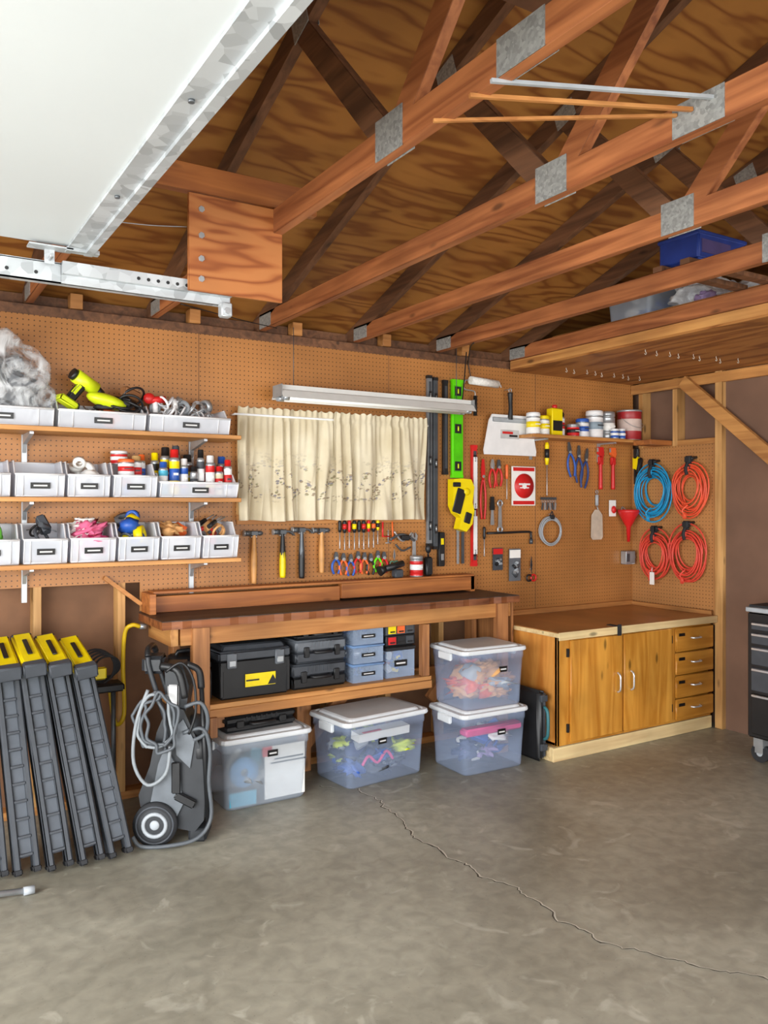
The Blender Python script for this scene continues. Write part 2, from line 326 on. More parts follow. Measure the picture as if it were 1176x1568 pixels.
# ------------------------------------------------------------------ floor
f=B('floor'); f.bx(-2.3,5.0,-3.0,4.42,-.12,0,CON); f.done()
f=B('driveway'); f.bx(-14,14,-16,-3.0,-.2,-.02,M('driveway_concrete','#c4c0b4',.8)); f.bx(-14,-2.3,-3.0,12,-.2,-.02,M('driveway_concrete','#c4c0b4',.8)); f.done()
CRK=M('crack_dark','#4a4338',.9); CRL=M('crack_edge_pale','#cfcbbc',.9)
path=[(2.035,3.95),(2.19,3.80),(2.195,3.547),(2.087,3.095),(2.116,2.62),(2.15,2.32),(2.128,2.037),(2.26,1.792),(2.427,1.58),(2.60,1.2),(2.7,.6),(2.95,-.3)]
pp=[]
for i in range(len(path)-1):
    a=Vector(path[i]);b=Vector(path[i+1]); n=max(3,int((b-a).length/.018))
    for k in range(n):
        p=a.lerp(b,k/n); pp.append((p.x+.04*mnoise.noise(Vector((p.x*7,p.y*7,1)))+.02*mnoise.noise(Vector((p.x*31,p.y*31,3)))+R.uniform(-.004,.004),p.y+.03*mnoise.noise(Vector((p.x*9,p.y*9,5)))+R.uniform(-.003,.003)))
ck=B('floor_crack')
for off,w,m,z in ((.004,.0066,CRL,.0008),(0,.0032,CRK,.0014)):
    pv=None
    for i,p in enumerate(pp):
        ww=w*(.35+1.9*abs(mnoise.noise(Vector((p[0]*26,p[1]*26,2)))))
        q=pp[min(i+1,len(pp)-1)]; q0=pp[max(i-1,0)]; t=Vector((q[0]-q0[0],q[1]-q0[1])).normalized(); nx_,ny_=-t.y,t.x
        v=(ck.bm.verts.new((p[0]-nx_*ww+off,p[1]-ny_*ww,z)),ck.bm.verts.new((p[0]+nx_*ww+off,p[1]+ny_*ww,z)))
        if pv: ck.face([pv[0],pv[1],v[1],v[0]],m)
        pv=v
ck.done()
# ------------------------------------------------------------------ back wall
wx0,wx1,wz0,wz1=1.74,2.90,1.47,2.02
w=B('wall_back')
PB=1.12
for a in ((-2.3,wx0,0,2.6),(wx1,5.0,0,2.6),(wx0,wx1,0,wz0),(wx0,wx1,wz1,2.6)): w.bx(a[0],a[1],WY+.09,WY+.12,a[2],a[3],SHE)
for a in ((-2.3,wx0,PB,PT),(wx1,WX,PB,PT),(wx0,wx1,PB,wz0),(wx0,wx1,wz1,PT)): w.bx(a[0],a[1],WY-.006,WY,a[2],a[3],PEG)
w.bx(1.16,3.36,WY-.006,WY,.97,PB,PEG)
w.bx(3.36,WX,WY-.006,WY,.0,PB,PEG)
for x in (1.475,2.69,3.9): w.bx(x,x+.003,WY-.0075,WY-.005,PB if x<3.3 else .8,PT,SHE)
w.done()
fr=B('wall_back_studs')
x=-2.2
while x<4.9:
    if not(wx0-.02<x<wx1-.02): fr.bx(x,x+.04,WY+.001,WY+.09,.04,2.44,STZ,.002)
    else: fr.bx(x,x+.04,WY+.001,WY+.09,.04,wz0-.04,STZ,.002)
    x+=.406
fr.bx(-2.3,4.89,WY+.001,WY+.09,0,.04,STX,.002); fr.bx(-2.3,4.89,WY-.006,WY+.088,PT,CB-.002,TRD,.002)
fr.bx(wx0-.04,wx1+.04,WY+.001,WY+.088,wz0-.04,wz0,STX); fr.bx(wx0-.04,wx1+.04,WY+.001,WY+.088,wz1,wz1+.04,STX)
fr.done()
wi=B('window_1'); WF=M('window_frame_white','#d8d4c8',.5)
wi.bx(wx0,wx0+.04,WY+.02,WY+.10,wz0,wz1,WF); wi.bx(wx1-.04,wx1,WY+.02,WY+.10,wz0,wz1,WF)
wi.bx(wx0,wx1,WY+.02,WY+.10,wz0,wz0+.04,WF); wi.bx(wx0,wx1,WY+.02,WY+.10,wz1-.04,wz1,WF); wi.bx(2.30,2.34,WY+.03,WY+.09,wz0,wz1,WF)
wi.bx(wx0+.04,wx1-.04,WY+.055,WY+.06,wz0+.04,wz1-.04,clear('window_glass','#cfe0ea',.12,.05))
wi.done()
tr=B('trim_window'); tr.bx(wx0-.05,wx1+.05,WY-.022,WY-.006,wz0-.055,wz0,STX,.002); tr.bx(wx0-.05,wx0,WY-.022,WY-.006,wz0,wz1,STZ,.002); tr.bx(wx1,wx1+.05,WY-.022,WY-.006,wz0,wz1,STZ,.002); tr.done()
def curtain(x0,x1,seed,yo=0):
    b=B('window_curtain'); uv=b.bm.loops.layers.uv.new('UVMap'); nx=180; nz=34; z0,z1=1.435,2.065; g=[]
    for j in range(nz+1):
        t=j/nz; row=[]; U=0; last=None
        for i in range(nx+1):
            s=i/nx; hang=1-t
            w1=mnoise.noise(Vector((s*4.2+seed*7,t*.5,seed)))
            w2=mnoise.noise(Vector((s*9+seed*3,t*.9,seed+4)))
            ph=(s*5.6+1.2*w1)*2*math.pi
            y=(.012+.018*hang)*math.sin(ph)*(.55+.9*abs(w2*2))+.018*hang*w2+.005*math.sin(s*120+seed*3+2*w1)*max(0,1-hang*2.2)
            if abs(t-.93)<.02: y*=.3
            x=x0+(x1-x0)*(.5+(s-.5)*(1-.015*math.sin(t*6)))+.006*hang*math.cos(ph)
            z=z0+(z1-z0)*t+.010*w1*hang+(.005*math.sin(s*90) if t>.97 else 0)
            if last is not None: U+=math.hypot(x-last[0],y-last[1])
            last=(x,y)
            row.append((b.bm.verts.new((x,WY-.078+y+yo,z)),(U*.7+seed*.37,t)))
        g.append(row)
    for j in range(nz):
        for i in range(nx):
            q=[g[j][i],g[j][i+1],g[j+1][i+1],g[j+1][i]]; f=b.face([v[0] for v in q],CURT,True)
            for l,v in zip(f.loops,q): l[uv].uv=v[1]
    return b.done(False)
curtain(1.675,2.335,0,.006); curtain(2.265,2.925,1.7,-.010)
b=B('curtain_rod'); b.cyl((1.66,WY-.075,2.022),(2.94,WY-.075,2.022),.006,WHT,seg=8); b.cyl((1.66,WY-.075,2.022),(1.66,WY-.006,2.022),.006,WHT,seg=8); b.cyl((2.94,WY-.075,2.022),(2.94,WY-.006,2.022),.006,WHT,seg=8); b.done()
# ------------------------------------------------------------------ right wall
w=B('wall_right'); w.bx(WX+.09,WX+.12,-3.0,4.42,0,4.0,SHED)
w.bx(WX+.012,WX+.03,-3.0,3.50,0,2.44,SHED)
w.bx(WX-.004,WX+.002,3.56,4.294,.70,1.95,PEGR); w.done()
st=B('wall_right_studs')
for y in (4.24,3.93): st.bx(WX,WX+.09,y-.04,y,0.04,2.44,STZ,.002)
st.bx(WX-.025,WX+.09,3.50,3.56,0.0,2.44,STZ,.003)
for y in (3.1,2.7,2.3): st.bx(WX+.03,WX+.088,y,y+.04,.04,2.44,STZ)
st.bx(WX+.0,WX+.09,-3.0,4.2,2.44,2.502,STY,.002); st.bx(WX+.004,WX+.09,3.56,4.2,1.95,1.99,STY,.002)
st.bx(WX-.03,WX+.0,3.0,4.29,2.36,2.43,STY,.002)
st.done()
b=B('diagonal_brace'); p1=Vector((WX-.050,3.80,2.40)); p2=Vector((WX-.050,2.3,1.13)); d=p2-p1
b.box((p1+p2)/2,(.036,d.length,.09),STY,rot=(math.atan2(-d.z,-d.y)*1.0,0,0),bev=.002); b.done()
w=B('wall_left'); w.bx(-2.42,-2.3,2.80,4.42,0,3.2,SHE); w.bx(-2.42,-2.3,-3.0,2.80,2.25,4.0,SHE); w.bx(-2.42,-2.3,-3.0,-2.15,0,2.25,SHE); w.done()
# ------------------------------------------------------------------ roof
EZ=2.60; SL=.34; RY=.77; RZ=EZ+SL*(WY-RY)
def rz(y): return EZ+SL*(WY-y) if y>=RY else EZ+SL*(WY-RY)-SL*(RY-y)
r=B('ceiling')
r.prism([(4.75,rz(4.75)),(RY,RZ),(RY,RZ+.02),(4.75,rz(4.75)+.02)],-2.5,5.15,ROOF,'yz')
r.prism([(-3.1,rz(-3.1)),(RY,RZ),(RY,RZ+.02),(-3.1,rz(-3.1)+.02)],-2.5,5.15,ROOF,'yz')
r.done()
XS=[.623+.61*k for k in range(-4,8)]
def truss(x):
    t=B('roof_truss'); h=.019
    t.bx(x-h,x+h,-2.9,4.28,CB,CB+.089,TRY,.003)
    t.prism([(4.45,rz(4.45)-.09),(RY,RZ-.09),(RY,RZ-.002),(4.45,rz(4.45)-.002)],x-h,x+h,TRD,'yz')
    t.prism([(-3.0,rz(-3.0)-.09),(RY,RZ-.09),(RY,RZ-.002),(-3.0,rz(-3.0)-.002)],x-h,x+h,TRD,'yz')
    def web(a,c,m):
        a=Vector((x,)+a);c=Vector((x,)+c);d=c-a
        t.box((a+c)/2,(.036,d.length,.085),m,rot=(math.atan2(d.z,d.y),0,0),bev=.002)
    web((1.97,CB+.06),(2.52,rz(2.52)-.05),TRD); web((1.90,CB+.06),(RY+.03,RZ-.08),TRY)
    web((-.43,CB+.06),(-1.0,rz(-1.0)-.05),TRD); web((-.36,CB+.06),(RY-.03,RZ-.08),TRY)
    for s in (-1,1):
        xx=x+s*(h+.0012)
        t.box((xx,1.935,CB+.055),(.0024,.14,.115),PLATE)
        t.box((xx,1.385,CB+.045),(.0024,.16,.088),PLATE)
        t.box((xx,4.20,CB+.04),(.0024,.15,.07),PLATE)
        t.box((xx,2.50,rz(2.5)-.06),(.0024,.11,.08),PLATE,rot=(-.32,0,0))
        t.box((xx,RY,RZ-.1),(.0024,.2,.13),PLATE)
    t.done()
for x in XS[:-1]: truss(x)
bl=B('eave_blocking')
for i in range(len(XS)-1): bl.bx(XS[i]+.19,XS[i]+.25,WY-.02,WY+.05,CB,CB+.075,STX,.002)
bl.bx(-2.3,5.0,WY+.06,WY+.088,CB,CB+.06,TRD); bl.done()
g=B('gable_end_framing')
for y in (3.4,2.8,2.2,1.6,1.0): g.bx(WX+.0,WX+.04,y,y+.09,CB,rz(y+.09)-.01,STZ)
g.done()
board('attic_hardboard_panel',1.262,1.815,.72,1.85,3.0,3.008,M('hardboard_dark','#6c4830',.8),0)
SZ=2.448
b=B('soffit_plywood_panel'); b.bx(3.66,WX-.032,2.1,4.29,SZ-.012,SZ,SOFF); b.bx(3.66,3.70,2.1,4.28,SZ,CB-.002,STY,.002); b.done()
HK=M('hook_white','#cfc8ba',.4)
b=B('cup_hooks')
def hook(x,y):
    z=SZ-.010; b.tube([(x,y,z),(x,y,z-.012),(x+.008,y,z-.022),(x+.002,y,z-.031),(x-.007,y,z-.025)],.0018,HK,seg=5,sub=3)
for i in range(9): hook(3.89+.088*i,3.98+.02*math.sin(i*2))
for i in range(9): hook(3.83+.09*i,3.27+.03*math.sin(i*3)-.01*i)
b.done()
b=B('lath_strips')
for (pa,pb,m,w_) in (((1.20,1.47,CB-.006),(1.87,1.33,2.575),LGRY,.009),((1.20,1.55,CB-.006),(1.82,1.40,2.562),STX,.010),((1.20,1.70,CB-.006),(1.82,1.45,2.566),STX,.008)):
    p=Vector(pa); q=Vector(pb); d=q-p
    b.box((p+q)/2,(d.length,.010,w_),m,rot=Vector((1,0,0)).rotation_difference(d).to_euler())
b.done()
b=B('hanging_power_cable'); b.tube([(3.05,3.9,CB-.004),(3.10,4.0,2.49),(3.2,4.15,2.42),(3.29,4.27,2.47),(3.32,4.275,2.36)],.0035,BLK); b.tube([(1.25,3.9,CB-.003),(1.6,4.0,2.485),(1.85,4.10,2.49)],.0025,BLK); b.tube([(.65,2.9,2.503),(.8,2.86,2.50),(.92,2.80,2.498)],.0015,LGRY); b.done()
# ------------------------------------------------------------------ garage door open overhead
DX=.585
d=B('garage_door')
for k in range(4):
    x1=DX-.02-k*.53; d.bx(x1-.528,x1,-2.1,2.745,2.345,2.385,DOORW,.003)
d.bx(DX-.022,DX+.004,-2.1,2.75,2.325,2.39,GAL); d.bx(DX-.075,DX-.02,-2.1,2.75,2.336,2.3445,GAL)
d.box((DX-.03,2.73,2.332),(.10,.03,.012),GAL)
for y in (2.2,1.6,1.0,.4): d.cyl((DX-.05,y,2.336),(DX-.05,y,2.33),.007,DST,seg=8)
d.box((.46,2.74,2.332),(.13,.05,.005),GAL); d.box((.46,2.755,2.31),(.03,.006,.05),GAL); d.cyl((.46,2.70,2.30),(.46,2.78,2.30),.006,STL,seg=8)
d.done()
t=B('garage_door_track')
t.bx(-2.2,1.06,2.785,2.79,2.235,2.30,GAL); t.bx(-2.2,1.06,2.785,2.815,2.235,2.240,GAL); t.bx(-2.2,1.06,2.785,2.815,2.297,2.302,GAL)
t.bx(.50,1.07,2.755,2.782,2.262,2.302,GAL); t.bx(.50,1.07,2.776,2.782,2.235,2.30,GAL)
for i in range(10): t.cyl((.74+.033*i,2.7555,2.28),(.74+.033*i,2.753,2.28),.006,BLK,seg=8)
for i in range(6): t.cyl((.0+.085*i,2.786,2.262),(.0+.085*i,2.783,2.262),.006,BLK,seg=8)
t.bx(1.03,1.07,2.75,2.79,2.19,2.24,GAL,.004); t.cyl((1.05,2.745,2.21),(1.05,2.755,2.21),.012,STL,seg=6)
t.done()
g=B('track_hanger_gusset'); g.box((1.075,2.728,2.425),(.35,.014,.335),PLYO,bev=.002)
for z in (2.30,2.37,2.45,2.54): g.cyl((.945,2.716,z),(.945,2.722,z),.011,STL,seg=6); 
g.bx(.64,1.40,2.74,2.78,2.605,2.70,REDW,.002); g.done()
b=B('attic_storage_box',(3.27,2.46,2.612)); BB=M('blue_box','#1d3684',.6); b.box((0,0,.07),(.34,.22,.12),BB,bev=.01); b.box((0,0,.13),(.35,.23,.02),BB,bev=.005); b.box((-.05,-.112,.07),(.2,.004,.06),M('box_print','#4a4070',.6)); b.bx(-.22,.42,-.10,-.05,-.016,.008,TRD); b.bx(-.22,.42,.05,.10,-.016,.008,TRD); b.done()
# ------------------------------------------------------------------ generic tub / bin
def pile(b,x0,x1,y0,y1,z0,z1,mats,n,rr,kinds=('ball','box','roll')):
    for i in range(n):
        k=R.choice(kinds); m=R.choice(mats); r=R.uniform(rr*.6,rr)
        x=R.uniform(x0+r,max(x0+r,x1-r)); y=R.uniform(y0+r,max(y0+r,y1-r)); z=R.uniform(z0+r*.7,max(z0+r*.7,z1-r*.7))
        ro=(R.uniform(-1,1),R.uniform(-1,1),R.uniform(0,3))
        if k=='ball': b.ell((x,y,z),(r,r*.8,r*.7),m,ro,seg=10,rg=7,rough=.5,seed=i)
        elif k=='box': b.box((x,y,z),(r*1.6,r*1.1,r*.8),m,ro,bev=r*.12)
        elif k=='roll':
            ax=Vector((R.uniform(-1,1),R.uniform(-1,1),R.uniform(-.3,1))).normalized(); c=Vector((x,y,z))
            b.lathe(c-ax*r*.35,[(r*.45,0),(r*.85,0),(r*.85,r*.7),(r*.45,r*.7),(r*.45,0)],m,seg=16,axis=ax)
        elif k=='tool':
            a=R.uniform(0,3.1); dx=Vector((math.cos(a),math.sin(a),R.uniform(-.3,.5))); c=Vector((x,y,z)); b.cyl(c-dx*r,c+dx*r*.1,r*.22,m,seg=10); b.cyl(c+dx*r*.1,c+dx*r*1.2,r*.07,STL,seg=8)
        elif k=='loop':
            a=R.uniform(0,6); b.torus((x,y,z),r*.7,r*.13,m,axis=(math.cos(a),math.sin(a),.6),seg=16)
        elif k=='cloth': b.ell((x,y,z),(r*1.3,r,r*.5),m,(R.uniform(-.4,.4),R.uniform(-.4,.4),R.uniform(0,3)),seg=18,rg=12,rough=1.0,seed=i+5)
def storage_bin(x0,x1,z,h,mats,n,rr,kinds,fill=.9,yf=4.03,yb=4.27):
    b=B('storage_bin'); t=.003; fx=.012
    yl=yf-.012; zl=h*.62; z=z+.001
    b.bx(x0+fx,x1-fx,yf+.012,yb,z+.001,z+.005,PBIN); b.bx(x0,x1,yb-t,yb,z,z+h,PBIN)
    for x,s in ((x0,1),(x1,-1)):
        b.prism([(yf+.012,z),(yl,z+zl),(yl+.045,z+zl+.004),(yl+.085,z+h),(yb,z+h),(yb,z)],x+s*.004,x+s*(.004+t),PBIN,'yz')
        b.tube([(x+s*.005,yl,z+zl),(x+s*.005,yl+.045,z+zl+.004),(x+s*.005,yl+.085,z+h),(x+s*.005,yb,z+h)],.0042,RIM,seg=6,sub=1)
        b.tube([(x+s*.005,yf+.012,z+.004),(x+s*.005,yl,z+zl)],.003,RIM,seg=6,sub=1)
    v=[b.bm.verts.new(p) for p in ((x0+.004,yf+.012,z),(x1-.004,yf+.012,z),(x1-.004,yl,z+zl),(x0+.004,yl,z+zl))]; b.face(v,PBIN)
    b.tube([(x0+.004,yl,z+zl),(x1-.004,yl,z+zl)],.0055,RIM,seg=6,sub=1); b.tube([(x0+.004,yb,z+h),(x1-.004,yb,z+h)],.0042,RIM,seg=6,sub=1)
    b.tube([(x0+.004,yf+.012,z+.004),(x1-.004,yf+.012,z+.004)],.0028,RIM,seg=6,sub=1)
    for k in (.16,.84): b.tube([(x0+(x1-x0)*k,yf+.006,z+.004),(x0+(x1-x0)*k,yl-.001,z+zl)],.0022,RIM,seg=5,sub=1)
    cx=(x0+x1)/2; wl=min(.085,(x1-x0)*.4)
    b.box((cx,yf-.006,z+zl*.5),(wl,.003,.028),LAB,rot=(.12,0,0)); b.box((cx,yf-.008,z+zl*.5),(wl*.7,.0015,.007),TXT,rot=(.12,0,0))
    pile(b,x0+.015,x1-.015,yf+.02,yb-.01,z+.008,z+h*fill,mats,n,rr,kinds)
    return b.done()
S1,S2,S3=1.885,1.56,1.25
for z in (S1,S2,S3):
    b=B('wall_shelf'); b.bx(-.6,1.605,4.00,4.27,z-.022,z,SHF,.002); b.done()
sb=B('shelf_brackets')
for x in (-.2,.60,1.43):
    sb.bx(x-.012,x+.012,4.276,4.2935,1.05,2.0,STL)
    for z in (S1,S2,S3):
        sb.prism([(4.28,z-.023),(4.05,z-.023),(4.05,z-.034),(4.26,z-.07),(4.28,z-.12)],x-.009,x+.009,STL,'yz')
sb.done()
storage_bin(.26,.695,S1,.13,[DGRY,GRY,BLK],8,.05,('box','ball'))
storage_bin(.71,1.12,S1,.13,[BLK,ORG,DGRY,BRN],14,.055,('loop','tool','box'),1.25)
storage_bin(1.135,1.555,S1,.13,[SLV,LGRY,STL,WHT],34,.05,('roll','loop'),1.5)
storage_bin(.24,.51,S2,.165,[BLK,DGRY],6,.06,('box',),1.0)
storage_bin(.525,.742,S2,.165,[LGRY,BLU,DGRY],9,.03,('box','ball'),.4)
storage_bin(.752,.948,S2,.165,[WHT,PAPER],12,.055,('roll',),1.2)
storage_bin(.962,1.175,S2,.165,[WHT,RED,BLU],7,.045,('roll','box'),.9)
storage_bin(1.187,1.60,S2,.12,[WHT,BLU,YEL],4,.03,('box',),.4)
storage_bin(.30,.548,S3,.18,[GRN,LGRY],2,.06,('roll',),.9)
storage_bin(.56,.755,S3,.18,[BLK,DGRY],12,.07,('tool','loop','box'),1.25)
storage_bin(.765,.975,S3,.18,[PNKC,PAPER,PNK],12,.075,('cloth',),1.3)
storage_bin(.985,1.185,S3,.18,[TAN,DGRY,BLU,GRY,YEL],18,.065,('roll','loop','ball'),1.35)
storage_bin(1.195,1.398,S3,.18,[ORG,PAPER,TAN],11,.06,('cloth','ball'),1.1)
storage_bin(1.408,1.60,S3,.18,[BLK,RED,BLK,TAN],20,.075,('tool','loop'),1.3)
b=B('masking_tape_roll',(.40,4.10,S3+.14)); b.lathe((0,-.03,0),[(.035,0),(.075,0),(.075,.05),(.035,.05),(.035,0)],M('green_tape','#5fae3a',.5),seg=28,axis=(.2,1,0)); b.done()
# loose plastic bag draped over dark items
b=B('plastic_bag_bundle',(.50,4.14,S1+.20)); b.ell((-.10,.01,.05),(.12,.07,.16),DGRY,rough=.4,seg=24,rg=16,seed=8); b.box((.05,.01,-.03),(.16,.10,.16),GRY,rot=(.1,.3,.2),bev=.02); b.ell((-.18,.01,.10),(.07,.06,.13),M('navy_fabric','#2b3560',.8),rough=.4,seed=3); b.box((.03,.01,.09),(.10,.07,.08),LGRY,rot=(.2,-.4,.3),bev=.015)
b.ell((-.02,0,.03),(.185,.095,.20),BAG,rough=.34,seg=72,rg=48,seed=3,fq=2.0,oct2=.10); b.ell((.08,-.02,-.05),(.13,.085,.15),BAG,rot=(0,-.5,0),rough=.4,seg=60,rg=40,seed=12,fq=2.2,oct2=.10); b.done()
def drill(name,loc,rot,m):
    b=B(name,loc,rot); b.cyl((-.07,0,.0),(.05,0,0),.035,m,seg=18); b.cyl((.05,0,0),(.09,0,0),.026,BLK,r2=.018,seg=16); b.cyl((.09,0,0),(.12,0,0),.013,DST,seg=12)
    b.cyl((-.09,0,0),(-.07,0,0),.028,BLK,seg=16); b.box((-.03,0,-.07),(.045,.035,.11),BLK,rot=(0,.2,0),bev=.008); b.box((-.035,0,-.06),(.03,.04,.07),m,rot=(0,.2,0),bev=.008); b.box((-.045,0,-.135),(.10,.06,.035),m,bev=.008); b.done()
drill('cordless_drill',(.86,4.12,S1+.225),(0,.5,.3),LIME); 
b=B('cordless_sander',(.95,4.11,S1+.135)); b.ell((0,0,.01),(.10,.05,.035),LIME,rot=(0,.25,0)); b.box((0,0,-.02),(.12,.06,.02),BLK,bev=.005); b.box((.09,0,.01),(.05,.05,.05),BLK,bev=.01); b.done()
b=B('spray_nozzle',(1.19,4.12,S1+.165)); b.cyl((-.04,0,0),(.05,0,.01),.018,RED); b.ell((-.03,0,.01),(.03,.022,.028),RED); b.cyl((0,0,-.06),(0,0,0),.014,WHT); b.done()
b=B('power_cord_bundle',(1.04,4.13,S1+.14))
for i in range(6): b.torus((R.uniform(-.04,.05),R.uniform(-.03,.03),R.uniform(-.01,.04)),.06,.006,BLK,axis=(R.uniform(-.5,.5),R.uniform(-1,1),1))
b.box((.03,0,.05),(.10,.05,.05),BRN,rot=(0,.3,.4),bev=.008); b.done()
def can(name,x,y,z,r,h,body,cap,band=None,capr=.8,b2=None):
    b=B(name,(x,y,z)); band=band or body; b2=b2 or body
    b.lathe((0,0,0),[(0,0),(r,0,STL),(r,.006,STL),(r*.985,.01,body),(r*.985,h*.20,body),(r*.99,h*.201,b2),(r*.99,h*.27,b2),(r*.985,h*.271,body),(r*.985,h*.32,body),(r*.99,h*.321,band),(r*.99,h*.58,band),(r*.985,h*.581,body),(r*.985,h*.74,body),(r,h*.75,STL),(r*.97,h*.78,STL),(r*.8,h*.82,STL),(r*capr,h*.82,cap),(r*capr*.97,h*.98,cap),(r*capr*.8,h,cap),(0,h,cap)],body,seg=20)
    b.box((0,-r*.99,h*.46),(r*.9,.002,h*.05),PAPER if body is not WHT else DGRY); b.done()
CRM=M('cream_can','#e3d9b8'); DBR=M('wood_stain','#5a3520',.5)
sp=[(1.207,4.19,.022,.22,BLK,YEL,YEL,CRM),(1.262,4.19,.026,.25,YEL,BLK,RED,BLK),(1.228,4.11,.024,.17,TEAL,BLU,WHT,BLU),(1.285,4.11,.027,.235,YEL,RED,BLU,RED),(1.32,4.20,.024,.26,BLK,DGRY,CRM,WHT),(1.338,4.12,.022,.19,BLU,WHT,WHT,RED),(1.378,4.19,.028,.215,DBR,BLK,YEL,CRM),(1.388,4.11,.021,.15,STL,BLK,DGRY,WHT),(1.43,4.13,.020,.24,DGRY,BLK,WHT,RED),(1.452,4.19,.026,.20,WHT,WHT,RED,BLU),(1.475,4.11,.024,.21,RED,WHT,WHT,YEL),(1.512,4.19,.023,.175,WHT,TEAL,ORG,BLU),(1.523,4.11,.022,.155,CRM,RED,RED,BLK),(1.563,4.18,.026,.21,RED,BLU,WHT,YEL),(1.572,4.11,.022,.19,WHT,RED,RED,BLU)]
for (x,y,r_,h_,a,c,bd,b2) in sp: can('spray_can',x,y,S2+.012,r_,h_,a,c,bd,.8,b2)
can('glue_jar',1.04,4.10,S2+.10,.04,.09,WHT,ORG,RED,1.0); can('red_cup',1.03,4.20,S2+.165,.042,.07,RED,WHT,WHT,1.0); can('adhesive_bottle',1.10,4.14,S2+.07,.028,.14,WHT,M('tan_cap','#c9a26a'),RED); can('glue_bottle',1.14,4.19,S2+.05,.02,.17,WHT,ORG,BLU)
# ------------------------------------------------------------------ fluorescent fixture
b=B('fluorescent_shop_light',(2.51,4.10,2.125)); FW=M('fixture_white','#d6d6d2',.35,var=.05); L_=.655; FD=M('fixture_end_grey','#8c8d8c',.5)
b.prism([(-.08,-.018),(-.052,.022),(-.028,.030),(-.028,.055),(.028,.055),(.028,.030),(.052,.022),(.08,-.018),(.074,-.018),(.045,.018),(-.045,.018),(-.074,-.018)],-L_,L_,FW,'yz')
b.bx(-L_-.003,-L_+.001,-.06,.06,-.012,.055,FD); b.bx(L_-.001,L_+.003,-.06,.06,-.012,.055,FD)  # grey metal end caps of the fixture
for y in (-.035,.035):
    b.cyl((-L_+.03,y,-.014),(L_-.03,y,-.014),.0165,M('tube_glass_white','#f2f2ee',.2,var=.02),seg=12)
    for x in (-L_+.02,L_-.02): b.box((x,y,-.004),(.018,.03,.05),LGRY,bev=.003); b.cyl((x,y,-.014),(x+(.03 if x<0 else -.03),y,-.014),.017,STL,seg=12)
for x in (-.56,.56): b.tube([(x,0,.05),(x,0,.38)],.0022,DST,seg=5,sub=1)
b.tube([(.62,.02,.05),(.66,.05,.2),(.70,.08,.38)],.004,BLK,seg=6); b.done()
# ------------------------------------------------------------------ hung tools
FY=WY-.008
def hammer(x,zt,L,hm,kind='claw',grip=None):
    b=B('hammer',(x,FY-.028,zt)); hz=-L
    b.tube([(0,0,0),(0,0,-L*.35),(0,0,-L*.7),(0,0,-L)],lambda t:.010+.006*math.sin(t*3.0)**2+.004*t,hm,seg=10)
    if grip: b.tube([(0,0,-L*.42),(0,0,-L*.7),(0,0,-L)],lambda t:.016+.003*math.sin(t*3.1),grip,seg=12)
    b.cyl((-.055,0,0),(-.02,0,0),.015,DST,seg=14); b.cyl((-.062,0,0),(-.055,0,0),.017,STL,seg=14); b.box((0,0,0),(.045,.024,.028),DST,bev=.004)
    if kind=='claw':
        for s in (-1,1): b.tube([(.02,s*.005,.002),(.045,s*.009,.0),(.072,s*.012,-.022)],lambda t:.008*(1-.6*t),DST,seg=6)
    else: b.ell((.035,0,0),(.02,.014,.014),DST)
    b.cyl((-.012,0,-.02),(-.012,.028,-.02),.003,STL,seg=6); b.cyl((.014,0,-.02),(.014,.028,-.02),.003,STL,seg=6); b.done()
hammer(1.785,1.365,.28,WH,'ball'); hammer(1.96,1.37,.26,BLK,'claw',YEL); 
hammer(2.08,1.38,.28,DST,'claw',BLK); hammer(2.21,1.375,.25,WH,'ball')
def screwdriver(x,zt,L,m,m2=None,hr=.013,name='screwdriver'):
    b=B(name,(x,FY-.02,zt)); hl=L*.42
    b.lathe((0,0,0),[(0,0),(hr*.7,-.002),(hr,-hl*.15),(hr*.85,-hl*.5),(hr,-hl*.75),(hr*.6,-hl),(.003,-hl-.002,STL),(.003,-L*.95,STL),(.0045,-L*.97,STL),(0,-L,STL)],m,seg=12)
    if m2: b.cyl((0,0,-hl*.3),(0,0,-hl*.7),hr*1.03,m2,seg=12)
    b.cyl((0,0,-hl),(0,.018,-hl+.002),.0025,STL,seg=6); b.done()
def pliers(x,zt,L,m,name='pliers',jaw=DST,rot=0,spread=1):
    b=B(name,(x,FY-.02,zt),(0,rot,0))
    b.prism([(-.006,0),(-.014,-L*.18),(-.012,-L*.30),(0,-L*.34),(0,0)],-.006,.006,jaw); b.prism([(.006,0),(.014,-L*.18),(.012,-L*.30),(0,-L*.34),(0,0)],-.005,.007,jaw)
    b.cyl((0,-.009,-L*.29),(0,.009,-L*.29),.010,STL,seg=12)
    for s in (-1,1): b.tube([(s*.004,0,-L*.33),(s*.022*spread,0,-L*.52),(s*.026*spread,0,-L*.75),(s*.014*spread,0,-L)],lambda t:.0065+.0015*math.sin(t*3),m,seg=8)
    b.cyl((0,0,-L*.34),(0,.018,-L*.34),.003,STL,seg=6); b.done()
for i,(x,m,m2) in enumerate([(2.335,BLK,None),(2.368,BLK,RED),(2.40,RED,None),(2.435,BLK,YEL),(2.468,BLK,None),(2.50,BLK,RED),(2.535,RED,YEL),(2.57,BLK,ORG),(2.60,YEL,BLK)]):
    screwdriver(x,1.432,[.17,.18,.17,.18,.17,.18,.17,.17,.15][i],m,m2,.011+.002*(i%2))
for i,(x,m) in enumerate([(2.31,BLU),(2.36,ORG),(2.41,BLU),(2.46,RED),(2.505,ORG),(2.55,BLK),(2.60,GRN),(2.645,RED)]):
    pliers(x,1.245-.008*(i%3),.13,m)
b=B('scissors',(2.72,FY-.02,1.25)) 
